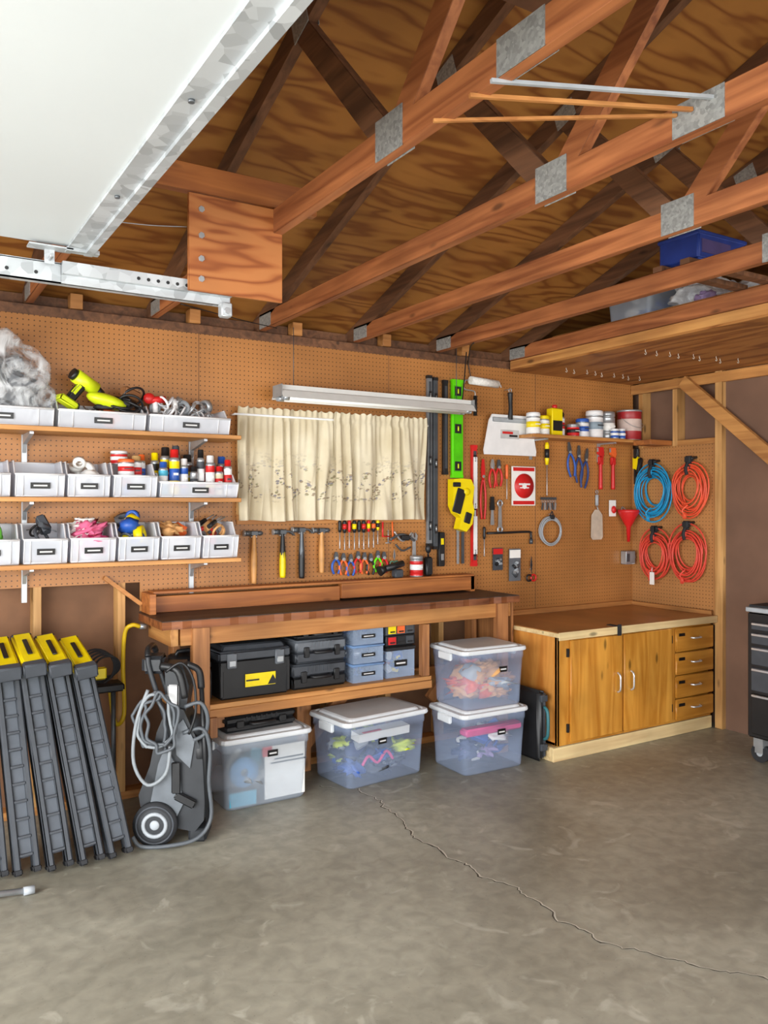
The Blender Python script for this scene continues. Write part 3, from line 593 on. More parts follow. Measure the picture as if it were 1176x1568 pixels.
for s in (-1,1): b.prism([(0,0),(s*.008,-.04),(0,-.07),(-s*.003,-.04)],-.002,.002,STL); b.torus((s*.016,0,-.09),.016,.004,M('teal_handle','#4f8a76'),axis=(0,1,0),seg=14)
b.cyl((0,0,-.05),(0,.018,-.05),.003,STL,seg=6)
b.done()
b=B('pop_rivet_tool',(2.77,FY-.035,1.33)) 
b.tube([(-.09,0,-.02),(-.02,0,.01),(.04,0,.0),(.09,0,-.03)],.008,DST); b.tube([(-.06,0,.03),(.0,0,-.03),(.07,0,.02)],.006,STL); b.box((.02,0,-.01),(.06,.03,.035),BLK,bev=.005); b.tube([(-.05,0,-.05),(0,0,-.09),(.06,0,-.07)],.006,DST); b.cyl((0,0,0),(0,.032,0),.003,STL,seg=6); b.done()
b=B('c_clamp',(2.655,FY-.02,1.42)); b.tube([(-.02,0,0),(-.02,0,-.09),(.03,0,-.09)],.006,RED,sub=1); b.cyl((.02,0,-.13),(.02,0,-.05),.004,STL); b.cyl((0,0,-.13),(.04,0,-.13),.003,STL); b.tube([(.05,0,0),(.055,0,-.12)],.005,ORG,sub=1); b.cyl((-.02,0,0),(-.02,.018,0),.003,STL,seg=6); b.done()
b=B('adjustable_wrench',(2.87,FY-.015,1.30)); b.prism([(-.010,0),(.010,0),(.014,-.13),(-.014,-.13)],-.004,.004,STL); b.prism([(-.02,0),(-.024,.035),(-.008,.05),(-.004,.02),(.008,.02),(.01,.05),(.024,.03),(.02,0)],-.006,.006,STL); b.cyl((0,0,-.12),(0,.013,-.12),.003,STL,seg=6); b.done()
# ------------------------------------------------------------------ levels etc
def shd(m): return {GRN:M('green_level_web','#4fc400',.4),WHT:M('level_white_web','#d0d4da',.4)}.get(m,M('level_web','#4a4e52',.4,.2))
def level(x,z0,z1,w,m,name='spirit_level',vials=True,end=BLK):
    b=B(name,(x,FY-.016,0)); b.bx(-w/2,w/2,-.012,.012,z0,z1,m,.002); b.bx(-w/2+.008,w/2-.008,-.014,-.011,z0+.04,z1-.04,shd(m))
    b.bx(-w/2-.001,w/2+.001,-.013,.013,z0,z0+.02,end); b.bx(-w/2-.001,w/2+.001,-.013,.013,z1-.02,z1,end)
    if vials:
        for k in (.12,.5,.88):
            z=z0+(z1-z0)*k; b.bx(-w*.3,w*.3,-.0155,-.012,z-.03,z+.03,BLK); b.cyl((0,-.017,z-.015),(0,-.017,z+.015),.005,LIME if w>.05 else STL,seg=8)
    b.done()
ALU=M('level_alu','#8b9094',.35,.4)
level(2.985,1.26,2.35,.034,ALU); level(3.030,1.24,2.34,.034,M('level_dark_alu','#54595e',.4,.3)); level(3.110,1.72,2.33,.034,BLK,vials=False); level(3.205,1.70,2.34,.085,GRN,end=GRN)
level(3.345,1.12,1.92,.040,RED,name='box_level_red',end=RED)
b=B('measuring_rule_white',(3.345,FY-.033,0)); b.bx(-.015,.015,-.002,.002,1.20,1.45,WHT); b.bx(-.015,.015,-.002,.002,1.50,1.84,WHT); b.bx(-.004,.004,.002,.005,1.20,1.84,WHT); b.done()
b=B('laser_measuring_tool',(3.215,FY-.05,1.52)); b.prism([(-.085,.17),(-.02,.175),(.06,.17),(.085,.12),(.07,.02),(.085,-.03),(.07,-.12),(.02,-.17),(-.04,-.15),(-.02,-.08),(-.06,-.05),(-.085,0)],-.03,.03,YEL); b.box((-.04,-.032,.03),(.07,.01,.16),BLK,rot=(0,.3,0),bev=.004); b.box((-.06,-.034,.135),(.06,.01,.03),BLK,bev=.003); b.box((.03,-.032,-.08),(.05,.012,.07),BLK,rot=(0,.3,0),bev=.004); b.ell((.02,-.03,.09),(.03,.012,.025),YEL); b.cyl((0,0,.1),(0,.05,.1),.004,STL); b.done()
b=B('paint_roller',(3.30,FY-.05,2.33)); b.cyl((-.01,0,.01),(.22,0,.0),.026,M('roller_nap','#f1efe8',.95,bump=.5,scale=90),seg=18); b.tube([(-.03,0,.01),(-.055,0,.0),(-.06,0,-.05),(.02,0,-.06),(.03,0,-.09)],.004,STL); b.tube([(.03,0,-.09),(.03,0,-.22)],lambda t:.013-.003*math.sin(t*3),BLK,sub=3); b.tube([(.2,0,0),(.24,0,0),(.25,0,-.02)],.004,STL); b.cyl((-.03,0,.01),(-.03,.05,.012),.003,STL,seg=6); b.done()
b=B('taping_knife',(3.62,FY-.05,1.93)); b.prism([(-.215,-.07),(.235,-.07),(.24,-.04),(.195,.16),(.165,.20),(-.15,.20),(-.175,.16),(-.22,-.04)],-.004,.004,WHT); b.box((-.0,-.008,.165),(.30,.012,.03),LGRY,bev=.003)
b.tube([(0,-.008,.17),(.0,-.014,.23),(0,-.012,.29),(0,-.01,.35)],lambda t:.020-.006*math.sin(t*3.1),BLK,seg=12); b.torus((0,-.01,.365),.012,.003,STL,axis=(0,1,0),seg=12); b.box((0,-.006,.07),(.16,.003,.06),M('sticker_grey','#c3c3c3')); b.box((-.02,-.008,.08),(.09,.003,.016),RED); b.box((.03,-.008,.06),(.07,.003,.014),BLK); b.cyl((0,-.01,.375),(0,.05,.375),.003,STL,seg=6); b.done()
pliers(3.42,1.83,.40,RED,'bolt_cutter',RED,0,.8); pliers(3.50,1.83,.19,RED,'pliers',STL); pliers(3.555,1.83,.18,RED,'pliers',DST)
screwdriver(3.43,1.38,.20,BLK,None,.010,'awl'); screwdriver(3.625,1.80,.24,ORG,None,.011)
b=B('putty_knife',(3.50,FY-.018,1.58)); b.prism([(-.012,0),(.012,0),(.018,-.09),(-.018,-.09)],-.006,.006,BLK); b.prism([(-.010,-.09),(.010,-.09),(.016,-.19),(-.016,-.19)],-.001,.001,STL); b.cyl((0,0,-.02),(0,.018,-.02),.003,STL); b.done()
b=B('wrench',(3.57,FY-.014,1.57)); b.prism([(-.010,-.05),(.010,-.05),(.014,-.2),(-.014,-.2)],-.004,.004,STL); b.torus((0,0,-.035),.02,.006,STL,axis=(0,1,0),seg=14); b.torus((0,0,-.21),.02,.007,STL,axis=(0,1,0),seg=14); b.cyl((0,0,-.04),(0,.014,-.04),.003,STL); b.done()
b=B('saw_blade_package',(3.78,FY-.012,1.655)); b.box((0,0,0),(.215,.006,.27),PAPER,bev=.002); b.lathe((0,-.003,.0),[(0,.002),(.085,.002),(.085,.008),(.02,.008,RED),(.0,.008,PAPER)],RED,seg=32,axis=(0,-1,0)); b.box((0,-.004,.115),(.19,.003,.025),RED); b.box((0,-.004,-.115),(.19,.003,.025),RED); b.box((0,-.0115,.012),(.10,.002,.012),WHT); b.box((0,-.0115,-.012),(.08,.002,.008),WHT); b.cyl((0,0,.11),(0,.012,.11),.003,STL); b.done()
screwdriver(3.99,1.965,.38,YEL,BLK,.016)
b=B('steel_cable_coil',(4.02,FY-.03,1.34))
for i in range(5): b.torus((R.uniform(-.006,.006),R.uniform(-.012,.012),R.uniform(-.006,.006)),.085+.004*i,.0045,LGRY,axis=(R.uniform(-.06,.06),1,R.uniform(-.06,.06)),seg=30)
b.tube([(-.02,0,.09),(0,-.01,.14),(.02,0,.09)],.004,BLKR); b.box((0,-.01,.10),(.04,.02,.03),BLKR,bev=.004); b.cyl((0,0,.12),(0,.03,.12),.003,STL); b.done()
b=B('key_bunch',(4.0,FY-.025,1.55)); b.box((0,0,.02),(.15,.004,.018),DST)
for i in range(6): b.torus((-.06+.024*i,0,0),.008,.0018,STL,axis=(1,0,0),seg=10); b.box((-.06+.024*i,-.004,-.035),(.015,.003,.05),STL if i%2 else DST,rot=(0,R.uniform(-.3,.3),0))
b.cyl((-.05,0,.02),(-.05,.025,.02),.003,STL); b.cyl((.05,0,.02),(.05,.025,.02),.003,STL); b.done()
b=B('tire_iron',(3.655,FY-.02,1.335)); b.tube([(-.20,0,.0),(0,0,.002),(.17,0,.004),(.185,0,-.01),(.188,0,-.05)],.008,BLK,sub=2); b.cyl((.188,0,-.08),(.188,0,-.045),.013,DST); b.cyl((-.1,0,.0),(-.1,.02,.0),.003,STL); b.cyl((.1,0,.0),(.1,.02,.0),.003,STL); b.done()
def pack(x,z,w,h,m,name,card=DGRY):
    b=B(name,(x,FY-.014,z)); b.box((0,0,0),(w,.004,h),card); b.box((0,-.004,h*.34),(w*.95,.003,h*.25),m); pile(b,-w*.4,w*.4,-.03,-.004,-h*.42,h*.15,[STL,DST,LGRY,BLK],9,w*.28,('box','roll')); b.cyl((0,0,h*.44),(0,.014,h*.44),.003,STL); b.done()
pack(3.55,1.16,.085,.15,RED,'drill_bit_package'); pack(3.70,1.115,.10,.22,PAPER,'wall_hook_package',GRY)
b=B('scissors',(3.845,FY-.02,1.05))
for s in (-1,1): b.prism([(0,0),(s*.008,.06),(0,.12),(-s*.003,.06)],-.002,.002,DST); b.torus((s*.02,0,-.03),.022,.006,RED if s>0 else BLK,axis=(0,1,0),seg=14)
b.cyl((0,0,.03),(0,.018,.03),.003,STL); b.done()
b=B('small_level',(3.075,FY-.02,1.24)); b.box((0,0,0),(.045,.03,.22),BLK,bev=.004); b.box((0,-.016,.05),(.02,.004,.04),YEL); b.box((-.0,-.016,-.05),(.02,.004,.04),STL); b.done()
b=B('aluminium_square',(3.235,FY-.014,1.25)); b.box((-.02,0,0),(.016,.006,.22),STL); b.box((.02,0,0),(.02,.006,.22),DST); b.box((0,0,.11),(.06,.008,.02),STL); b.cyl((0,0,.11),(0,.01,.11),.004,STL); b.done()
for i,(x,m) in enumerate([(4.20,BLU),(4.30,M('navy_handle','#24407c')),(4.385,M('navy_handle','#24407c'))]): pliers(x,1.975-.02*i,.25+.02*i,m,'pliers',DST,.15*(i-1),1.3)
for x in (4.52,4.65):
    b=B('pipe_wrench',(x,FY-.02,1.95)); b.prism([(-.03,0),(.02,.0),(.028,-.05),(.018,-.08),(-.028,-.05)],-.01,.01,RED if x<4.6 else ORG); b.box((0,0,-.10),(.045,.02,.06),RED,bev=.004); b.tube([(0,0,-.1),(0,0,-.2),(0,0,-.31)],lambda t:.012+.003*t,RED); b.box((-.02,-.002,-.02),(.03,.012,.03),STL); b.cyl((0,0,-.06),(0,.02,-.06),.003,STL); b.done()
b=B('masonry_trowel',(4.49,FY-.012,1.60)); b.tube([(0,0,0),(0,0,-.08)],lambda t:.013-.003*math.sin(t*3),LGRY,sub=3); b.tube([(0,0,-.08),(0,-.012,-.11)],.005,STL,sub=1); b.prism([(-.02,-.11),(.02,-.11),(.055,-.15),(.06,-.31),(.045,-.33),(-.045,-.33),(-.06,-.31),(-.055,-.15)],-.002,.002,M('trowel_plastic','#c8b9a6',.5)); b.torus((0,0,.02),.012,.003,STL,axis=(0,1,0),seg=12); b.cyl((0,0,.03),(0,.014,.03),.003,STL); b.done()
b=B('small_parts_card',(4.655,FY-.010,1.50)); b.box((0,0,0),(.07,.004,.12),PAPER); b.ell((0,-.014,-.01),(.022,.014,.028),RED); b.cyl((0,0,.05),(0,.012,.05),.003,STL); b.done()
b=B('red_funnel',(4.76,FY-.07,1.42)); b.lathe((0,0,0),[(.075,.07),(.08,.068),(.078,.05),(.03,-.04),(.017,-.06),(.011,-.17),(.008,-.17),(.014,-.06),(.027,-.04),(.072,.05),(.075,.07)],RED,seg=28); b.tube([(0,.07,.04),(.0,.06,.09),(0,.02,.06)],.004,STL); b.done()
b=B('junction_box',(4.80,FY-.03,1.13)); b.box((0,0,0),(.10,.055,.10),STL,bev=.004); b.box((-.03,-.029,0),(.03,.004,.06),DST); b.cyl((.05,0,0),(.075,0,0),.012,STL); b.done()
# ------------------------------------------------------------------ paint shelf in corner
b=B('corner_wall_shelf'); b.bx(3.70,4.885,4.09,4.292,1.978,2.0,SHF,.002)
for x in (3.84,4.5): b.prism([(4.29,1.976),(4.12,1.976),(4.12,1.966),(4.275,1.966),(4.28,1.84),(4.29,1.84)],x,x+.02,STL,'yz')
b.bx(4.66,4.885,3.93,4.09,1.955,1.99,REDW,.002); b.done()
def paintcan(x,y,r,h,lab,band,z=2.0):
    b=B('paint_can',(x,y,z)); b.lathe((0,0,0),[(0,0),(r,0,STL),(r*1.02,.004,STL),(r,.01,lab),(r,h*.3,lab),(r*1.002,h*.31,band),(r*1.002,h*.7,band),(r,h*.71,lab),(r,h-.012,lab),(r*1.04,h-.008,STL),(r*1.04,h,STL),(r*.9,h,STL),(r*.88,h-.006,STL),(0,h-.006,STL)],lab,seg=26)
    b.tube([(-r,0,h*.75),(-r*.8,-r*.8,h*.5),(0,-r*1.12,h*.4),(r*.8,-r*.8,h*.5),(r,0,h*.75)],.0018,STL,seg=5); b.done()
can('wood_filler_tub',3.77,4.17,2.0,.048,.15,PAPER,WHT,YEL,1.0); can('wood_filler_tub',3.87,4.18,2.0,.043,.135,PAPER,YEL,YEL,1.0)
b=B('varnish_tin',(3.975,4.18,2.0)); b.box((0,0,.095),(.10,.06,.19),YEL,bev=.005); b.cyl((0,0,.19),(0,0,.215),.018,RED); b.box((0,-.031,.07),(.085,.003,.07),BLK); b.done()
can('spray_can',4.055,4.20,2.0,.026,.17,WHT,BLK,RED); can('putty_can',4.14,4.17,2.0,.045,.09,RED,STL,BLK,1.0); can('adhesive_can',4.24,4.18,2.0,.047,.135,WHT,BLU,BLU,1.0)
can('wall_primer_bucket',4.37,4.19,2.0,.062,.20,WHT,WHT,M('label_grey','#8fa0ac'),1.0); can('wood_stain_can',4.50,4.19,2.0,.055,.20,STL,STL,PAPER,1.0); can('touch_up_can',4.49,4.11,2.0,.030,.07,BLU,WHT,WHT,1.0); can('touch_up_can',4.57,4.12,2.0,.030,.075,BLU,WHT,WHT,1.0)
paintcan(4.72,4.18,.088,.22,M('paint_red','#a3262a',.4),M('paint_label_pale','#c9b3a8',.5))
# ------------------------------------------------------------------ extension cords on right wall
def cord(y,z,ry,rz_,m,seed,name='extension_cord'):
    b=B(name,(WX-.045,y,z)); rr=random.Random(seed); pts=[]
    n=11; ph=[rr.uniform(0,6) for _ in range(3)]
    for i in range(n*14):
        t=i/14*2*math.pi+math.pi/2; k=i/(n*14)
        s=1+.24*math.sin(k*19+ph[0])+.14*math.sin(t*.37+ph[1])
        pts.append((-.012+.018*math.sin(k*23+ph[2])-.012*math.cos(t*.61),math.cos(t)*ry*s*.86,math.sin(t)*rz_*s*(.9 if math.sin(t)>0 else 1.05)-.02*math.sin(k*31)))
    b.tube(pts,.0056,m,seg=7,sub=2)
    for k in range(3): b.tube([(-.035,-.012,rz_*.78+.012*k),(-.045,0,rz_*.80+.012*k),(-.035,.014,rz_*.78+.012*k),(0,.014,rz_*.78+.012*k)],.006,m,seg=6)
    b.tube([(-.04,0,rz_*.62),(-.052,0,rz_*.9),(-.02,0,rz_*1.28),(.0,.004,rz_*1.30),(-.01,.004,rz_*.9)],.012,BLKR,seg=8); b.box((-.02,0,rz_*1.32),(.045,.05,.05),BLKR,bev=.008); b.cyl((-.03,-.02,rz_*1.35),(.036,-.02,rz_*1.42),.010,BLK)
    b.tube([(-.03,.0,-rz_*.8),(-.05,.03,-rz_*1.05),(-.04,.02,-rz_*1.25)],.006,m,seg=6); b.box((-.04,.02,-rz_*1.3),(.022,.024,.05),m,bev=.005)
    b.done()
cord(4.06,1.63,.15,.155,CYN,3); cord(3.74,1.645,.13,.15,CORD,9); cord(4.04,1.17,.125,.135,CORD2,14); cord(3.76,1.19,.135,.15,CORD2,21)
b=B('quick_grip_clamp',(WX-.03,4.235,1.86)); b.box((0,0,-.02),(.03,.06,.10),YEL,bev=.008); b.box((0,0,.05),(.03,.05,.09),BLK,bev=.01); b.box((0,-.03,-.04),(.035,.03,.12),BLK,rot=(.2,0,0),bev=.008); b.box((.0,.01,-.12),(.02,.02,.12),BLK,bev=.004); b.done()
b=B('cord_tag',(WX-.10,4.03,.99)); b.box((0,0,0),(.003,.04,.09),PAPER); b.tube([(0,0,.045),(.0,0,.08)],.002,WHT,sub=1); b.done()
# ------------------------------------------------------------------ workbench
b=B('workbench')
BT=.965
n=46; x0,x1=1.15,3.38
edge=[(x0+(x1-x0)*i/n, 3.865+.014*mnoise.noise(Vector((i*.7,0,3)))) for i in range(n+1)]
poly=edge+[(x1,4.28),(x0,4.28)]
b.prism(poly,BT-.004,BT,BTOP,'xy')
b.prism([(p[0],min(p[1]+.002+.004*math.sin(i*2.3),4.28)) for i,p in enumerate(poly)],BT-.042,BT-.004,BEDG,'xy')
b.bx(1.25,3.34,3.90,3.94,BT-.13,BT-.044,STX,.002)
for (xa,xb,ya,yb,z0,z1) in ((1.305,1.395,3.885,3.925,0,BT-.044),(3.22,3.31,3.885,3.925,0,BT-.044),(1.305,1.345,4.2,4.28,0,BT-.044),(3.27,3.31,4.2,4.28,0,BT-.044),(2.675,2.725,3.897,3.937,.531,BT-.132),(2.02,2.11,4.20,4.24,0,.5)):
    b.bx(xa,xb,ya,yb,z0,z1,LEG,.003)
b.bx(1.20,1.24,3.9,4.28,BT-.13,BT-.044,STY,.002)
b.bx(3.36,3.378,3.92,4.28,BT-.40,BT-.044,LEG)
b.bx(1.25,2.74,3.90,4.28,.505,.53,SHF,.002); b.bx(1.25,2.74,3.895,3.933,.46,.505,STX,.002); b.bx(1.39,3.25,4.24,4.28,.42,.50,STX)
def brace(p,q,m=LEG,w=.07):
    p=Vector(p);q=Vector(q);d=q-p; b.box((p+q)/2,(d.length,.036,w),m,rot=(0,-math.atan2(d.z,d.x),0),bev=.002)
brace((2.05,4.22,.12),(2.42,4.22,.50)); brace((2.0,4.22,.26),(1.66,4.22,.50)); brace((2.95,4.22,.3),(3.22,4.22,.6))
b.box((1.44,3.95,.44),(.16,.036,.08),LEG,bev=.002); b.box((1.41,3.90,.42),(.04,.05,.10),LEG,bev=.002)
b.done()
# back rail: two low boards with a thin capping shelf against the wall
b=B('bench_back_ledge'); b.bx(1.20,2.30,4.205,4.24,BT+.001,BT+.085,REDW,.002); b.bx(2.302,3.28,4.185,4.235,BT+.012,BT+.098,REDW,.002); b.bx(1.20,3.28,4.19,4.285,BT+.099,BT+.112,REDW,.001); b.bx(1.165,1.199,4.13,4.285,BT+.001,BT+.105,REDW,.002); b.bx(3.25,3.285,4.185,4.27,BT+.001,BT+.098,REDW,.002)
b.box((1.07,4.282,1.08),(.02,.02,.24),STX,rot=(0,-.9,0)); b.done()
LZ=BT+.113
can('soup_can_red',2.86,4.235,LZ,.042,.13,RED,STL,WHT,1.0)
b=B('bench_flashlight',(2.70,4.235,LZ+.055)); b.cyl((-.07,0,0),(.06,0,.03),.020,BLK); b.cyl((-.11,0,-.012),(-.07,0,0),.032,BLK,r2=.02); b.box((.02,0,-.03),(.06,.05,.05),DGRY,bev=.006); b.done()
b=B('utility_lamp_black',(2.95,4.235,LZ+.06)); b.box((0,0,0),(.05,.04,.118),BLK,bev=.008); b.cyl((0,0,.06),(0,0,.10),.006,BLK); b.ell((0,0,.11),(.02,.018,.03),BLK); b.done()
b=B('yellow_air_hose'); b.tube([(1.14,4.22,.90),(1.10,4.22,.91),(1.07,4.24,.87),(1.065,4.26,.70),(1.07,4.26,.45),(1.02,4.24,.42),(1.0,4.27,.60)],.011,M('yellow_hose','#d9b312',.5)); b.cyl((1.14,4.22,.90),(1.17,4.22,.898),.014,STL); b.done()
# ------------------------------------------------------------------ tool boxes on bench shelf
def toolbox(name,x0,x1,y0,y1,z0,z1,body,lid,latch,label=None,handle=BLK,ribs=True):
    w=x1-x0; d_=y1-y0; h=z1-z0; b=B(name,((x0+x1)/2,(y0+y1)/2,z0))
    b.box((0,0,h*.33),(w*.94,d_*.94,h*.66),body,bev=.008,top=(1.05,1.05)); b.box((0,0,h*.73),(w,d_,h*.17),lid,bev=.01); b.box((0,0,h*.86),(w*.9,d_*.85,h*.10),lid,bev=.008,top=(.9,.85))
    b.tube([(-w*.28,0,h*.88),(-w*.26,0,h*.985),(w*.26,0,h*.985),(w*.28,0,h*.88)],.011,handle,sub=2); 
    for s in (-1,1):
        b.box((s*w*.33,-d_*.5-.004,h*.66),(w*.13,.012,h*.26),latch,bev=.004); b.box((s*w*.33,-d_*.5-.012,h*.62),(w*.09,.008,h*.10),STL,bev=.002)
        if ribs: b.box((s*w*.46,-d_*.48,h*.32),(w*.05,.012,h*.55),body,bev=.004)
    if label:
        b.box((w*.06,-d_*.49-.006,h*.30),(w*.42,.004,h*.22),label); b.prism([(w*.16,h*.20),(w*.30,h*.20),(w*.23,h*.36)],-d_*.49-.011,-d_*.49-.006,BLK); b.box((-w*.05,-d_*.49-.0085,h*.30),(w*.18,.003,.008),BLK)
    b.done()
Z=.531
toolbox('black_toolbox',1.46,1.86,3.94,4.22,Z,Z+.30,BLK,DGRY,GRY,YEL)
toolbox('black_tool_case',1.25,1.44,3.98,4.19,Z,Z+.25,BLK,BLK,DGRY)
def case(name,cx,cy,z,w,d_,h,m,m2,rot=0):
    b=B(name,(cx,cy,z),(0,0,rot)); b.box((0,0,h*.26),(w,d_,h*.5),m,bev=.012); b.box((0,0,h*.75),(w,d_,h*.5),m2,bev=.012)
    for s in (-1,1): b.box((s*w*.3,-d_/2-.003,h*.5),(w*.10,.014,h*.45),BLK,bev=.003)
    for k in range(-3,4): b.box((k*w*.07,-d_/2-.001,h*.8),(w*.02,.006,h*.25),m2)
    b.tube([(-w*.16,-d_/2,h*.5),(-w*.15,-d_/2-.03,h*.5),(w*.15,-d_/2-.03,h*.5),(w*.16,-d_/2,h*.5)],.009,BLK,sub=2); b.done()
case('drill_case',2.04,4.08,Z,.33,.25,.135,BLK,DGRY); case('drill_case',2.05,4.08,Z+.137,.31,.25,.125,DGRY,GRY); case('socket_set_case',2.05,4.09,Z+.263,.30,.24,.06,BLK,BLK)
def smallbox(x0,x1,y0,y1,z,h,body,lid,mats,name='clear_storage_box',label=True):
    w=x1-x0; d_=y1-y0; b=B(name,((x0+x1)/2,(y0+y1)/2,z))
    hw,hd=w/2*.93,d_/2*.93
    for s in (-1,1): b.bx(s*hw-.001,s*hw+.001,-hd,hd,0,h*.88,body); b.bx(-hw,hw,s*hd-.001,s*hd+.001,0,h*.88,body)
    b.bx(-hw,hw,-hd,hd,0,.003,body); b.box((0,0,h*.92),(w,d_,h*.12),lid,bev=.004); b.box((0,0,h*.985),(w*.85,d_*.85,h*.03),lid,bev=.002)
    for s in (-1,1): b.box((s*w*.5,0,h*.8),(.01,d_*.25,h*.25),lid,bev=.002)
    if label: b.box((0,-hd-.003,h*.45),(w*.42,.003,h*.2),LAB); b.box((0,-hd-.005,h*.45),(w*.3,.002,h*.05),TXT)
    pile(b,-hw+.006,hw-.006,-hd+.006,hd-.006,.006,h*.8,mats,24,min(.038,h*.35),('box','ball','tool','roll')); b.done()
BLID=clear('blue_lid','#86aada',.75); PCLR2=clear('clear_box_pale','#b4c8e4',.3)
for k in range(3): smallbox(2.235,2.445,3.94,4.18,Z+.105*k,.104,PCLR2,BLID,[DGRY,BLU,STL,BLK,DGRY])
smallbox(2.46,2.665,3.95,4.2,Z,.18,PCLR2,BLK,[ORG,YEL,DGRY,PAPER,BLU,DGRY]); 
b=B('parts_organizer',(2.565,4.07,Z+.182)); b.box((0,0,.03),(.20,.22,.06),BLK,bev=.004); b.box((0,0,.092),(.20,.22,.06),DGRY,bev=.004)
for k in range(3):
    for j in range(2): b.box((-.06+.06*k,-.112,.03+.062*j),(.05,.006,.042),[RED,YEL,BLK,ORG,DGRY,DST][(k*2+j)%6]); b.box((-.06+.06*k,-.117,.02+.062*j),(.03,.008,.008),BLK)
b.done()
# ------------------------------------------------------------------ big tubs
def tub(cx,cy,z,w,d_,h,body,mats,rot=0,n=26,rr=.07,kinds=('box','ball','roll','loop','cloth'),extra=None,name='storage_tub',lab=(0,.5)):
    b=B(name,(cx,cy,z),(0,0,rot)); t=.88
    def ring(k,zz):
        out=[]; hw,hd=w/2*k,d_/2*k; rc=.035
        for sx,sy,a0 in ((1,1,0),(-1,1,90),(-1,-1,180),(1,-1,270)):
            for j in range(4):
                a=math.radians(a0+j*30); out.append((sx*(hw-rc)+rc*math.cos(a),sy*(hd-rc)+rc*math.sin(a),zz))
        return out
    rings=[ring(t*.97,0),ring(t,.012),ring(.90,h*.35),ring(.94,h*.78),ring(.955,h*.78),ring(.955,h*.86),ring(.96,h*.91)]
    V=[[b.bm.verts.new(p) for p in r_] for r_ in rings]
    for i in range(len(V)-1):
        for k in range(16): b.face([V[i][k],V[i][(k+1)%16],V[i+1][(k+1)%16],V[i+1][k]],body,True)
    b.face(V[0][::-1],body)
    LR=[ring(1.0,h*.90),ring(1.015,h*.92),ring(1.0,h*.965),ring(.93,h*.97),ring(.90,h*.945),ring(.87,h*.945),ring(.84,h*.985),ring(.80,h)]
    V=[[b.bm.verts.new(p) for p in r_] for r_ in LR]
    for i in range(len(V)-1):
        for k in range(16): b.face([V[i][k],V[i][(k+1)%16],V[i+1][(k+1)%16],V[i+1][k]],LID,False)
    b.face(V[-1],LID); b.face(V[0][::-1],LID)
    for s in (-1,1): b.box((s*w*.5,0,h*.84),(.022,d_*.34,h*.13),LID,bev=.005)
    lx,lz=lab; b.box((lx*w,-d_*.465-.004,h*(lz+.12)),(.055,.003,.032),LAB,rot=(.06,0,0)); b.box((lx*w,-d_*.465-.0065,h*(lz+.12)),(.04,.002,.008),TXT,rot=(.06,0,0))
    hw,hd=w/2*.80,d_/2*.84
    pile(b,-hw,hw,-hd,hd,.02,h*.72,mats,n,rr,kinds)
    if extra: extra(b,w,d_,h)
    return b.done()
def exA(b,w,d_,h):
    b.box((.10,-d_*.42,h*.42),(w*.45,.01,h*.72),PAPER); b.lathe((-.12,-d_*.42,h*.48),[(.02,0),(.075,0),(.075,.03),(.02,.03),(.02,0)],M('blue_reel','#5a9ed4'),seg=28,axis=(0,1,0)); b.box((-.13,-d_*.42,h*.13),(.15,.01,h*.2),TEAL,bev=.004); b.box((.0,-d_*.43,h*.72),(.05,.012,.05),RED); b.box((.12,-d_*.445,h*.55),(.2,.004,.006),DGRY); b.box((.12,-d_*.445,h*.6),(.16,.004,.006),DGRY)
tub(1.685,4.01,0,.50,.36,.37,PTUBW,[LGRY,PAPER,TEAL,GRY],n=14,extra=exA,lab=(.05,.58))
case('black_power_tool_case',1.67,4.03,.372,.40,.25,.08,BLK,BLK,.05)
def exB(b,w,d_,h): b.box((-.02,-d_*.36,h*.72),(w*.6,d_*.2,h*.12),PAPER,rot=(.1,0,0)); b.box((-.10,-d_*.42,h*.72),(.12,.02,h*.12),RED); b.tube([(-.16,-d_*.41,h*.3),(-.12,-d_*.42,h*.42),(-.06,-d_*.42,h*.30),(0,-d_*.42,h*.44),(.05,-d_*.41,h*.30)],.008,PNK)
tub(2.37,3.99,0,.58,.38,.375,PTUB,[LIME,BLU,BLK,BLK,M('navy_fabric','#2b3560',.8),DGRY,LGRY,GRY],rot=.10,n=60,extra=exB,lab=(-.07,.5),kinds=('box','ball','roll','cloth'))
def exC(b,w,d_,h): b.box((0,-d_*.34,h*.66),(w*.84,d_*.2,h*.12),PNK,bev=.01)
tub(3.005,3.80,0,.48,.36,.36,PTUB,[BLU,PURP,DGRY,PAPER,M('navy_fabric','#2b3560',.8)],rot=-.02,n=24,extra=exC,lab=(.08,.5))
tub(3.01,3.81,.362,.46,.36,.35,PTUB,[TAN,ORG,TAN,LGRY,TAN],rot=-.04,n=26,rr=.09,kinds=('ball','cloth'),lab=(.12,.5))
b=B('circular_saw_case',(3.345,3.76,.0),(0,0.0,0)); b.box((-.015,0,.215),(.045,.30,.42),BLK,bev=.02); b.box((.022,0,.215),(.035,.28,.40),DGRY,bev=.015); b.tube([(0,-.155,.33),(0,-.185,.30),(0,-.185,.17),(0,-.155,.14)],.010,M('teal_grip','#2f6a70'),sub=3)
for z in (.09,.38): b.box((0,-.15,z),(.05,.02,.04),DGRY,bev=.003)
b.done()
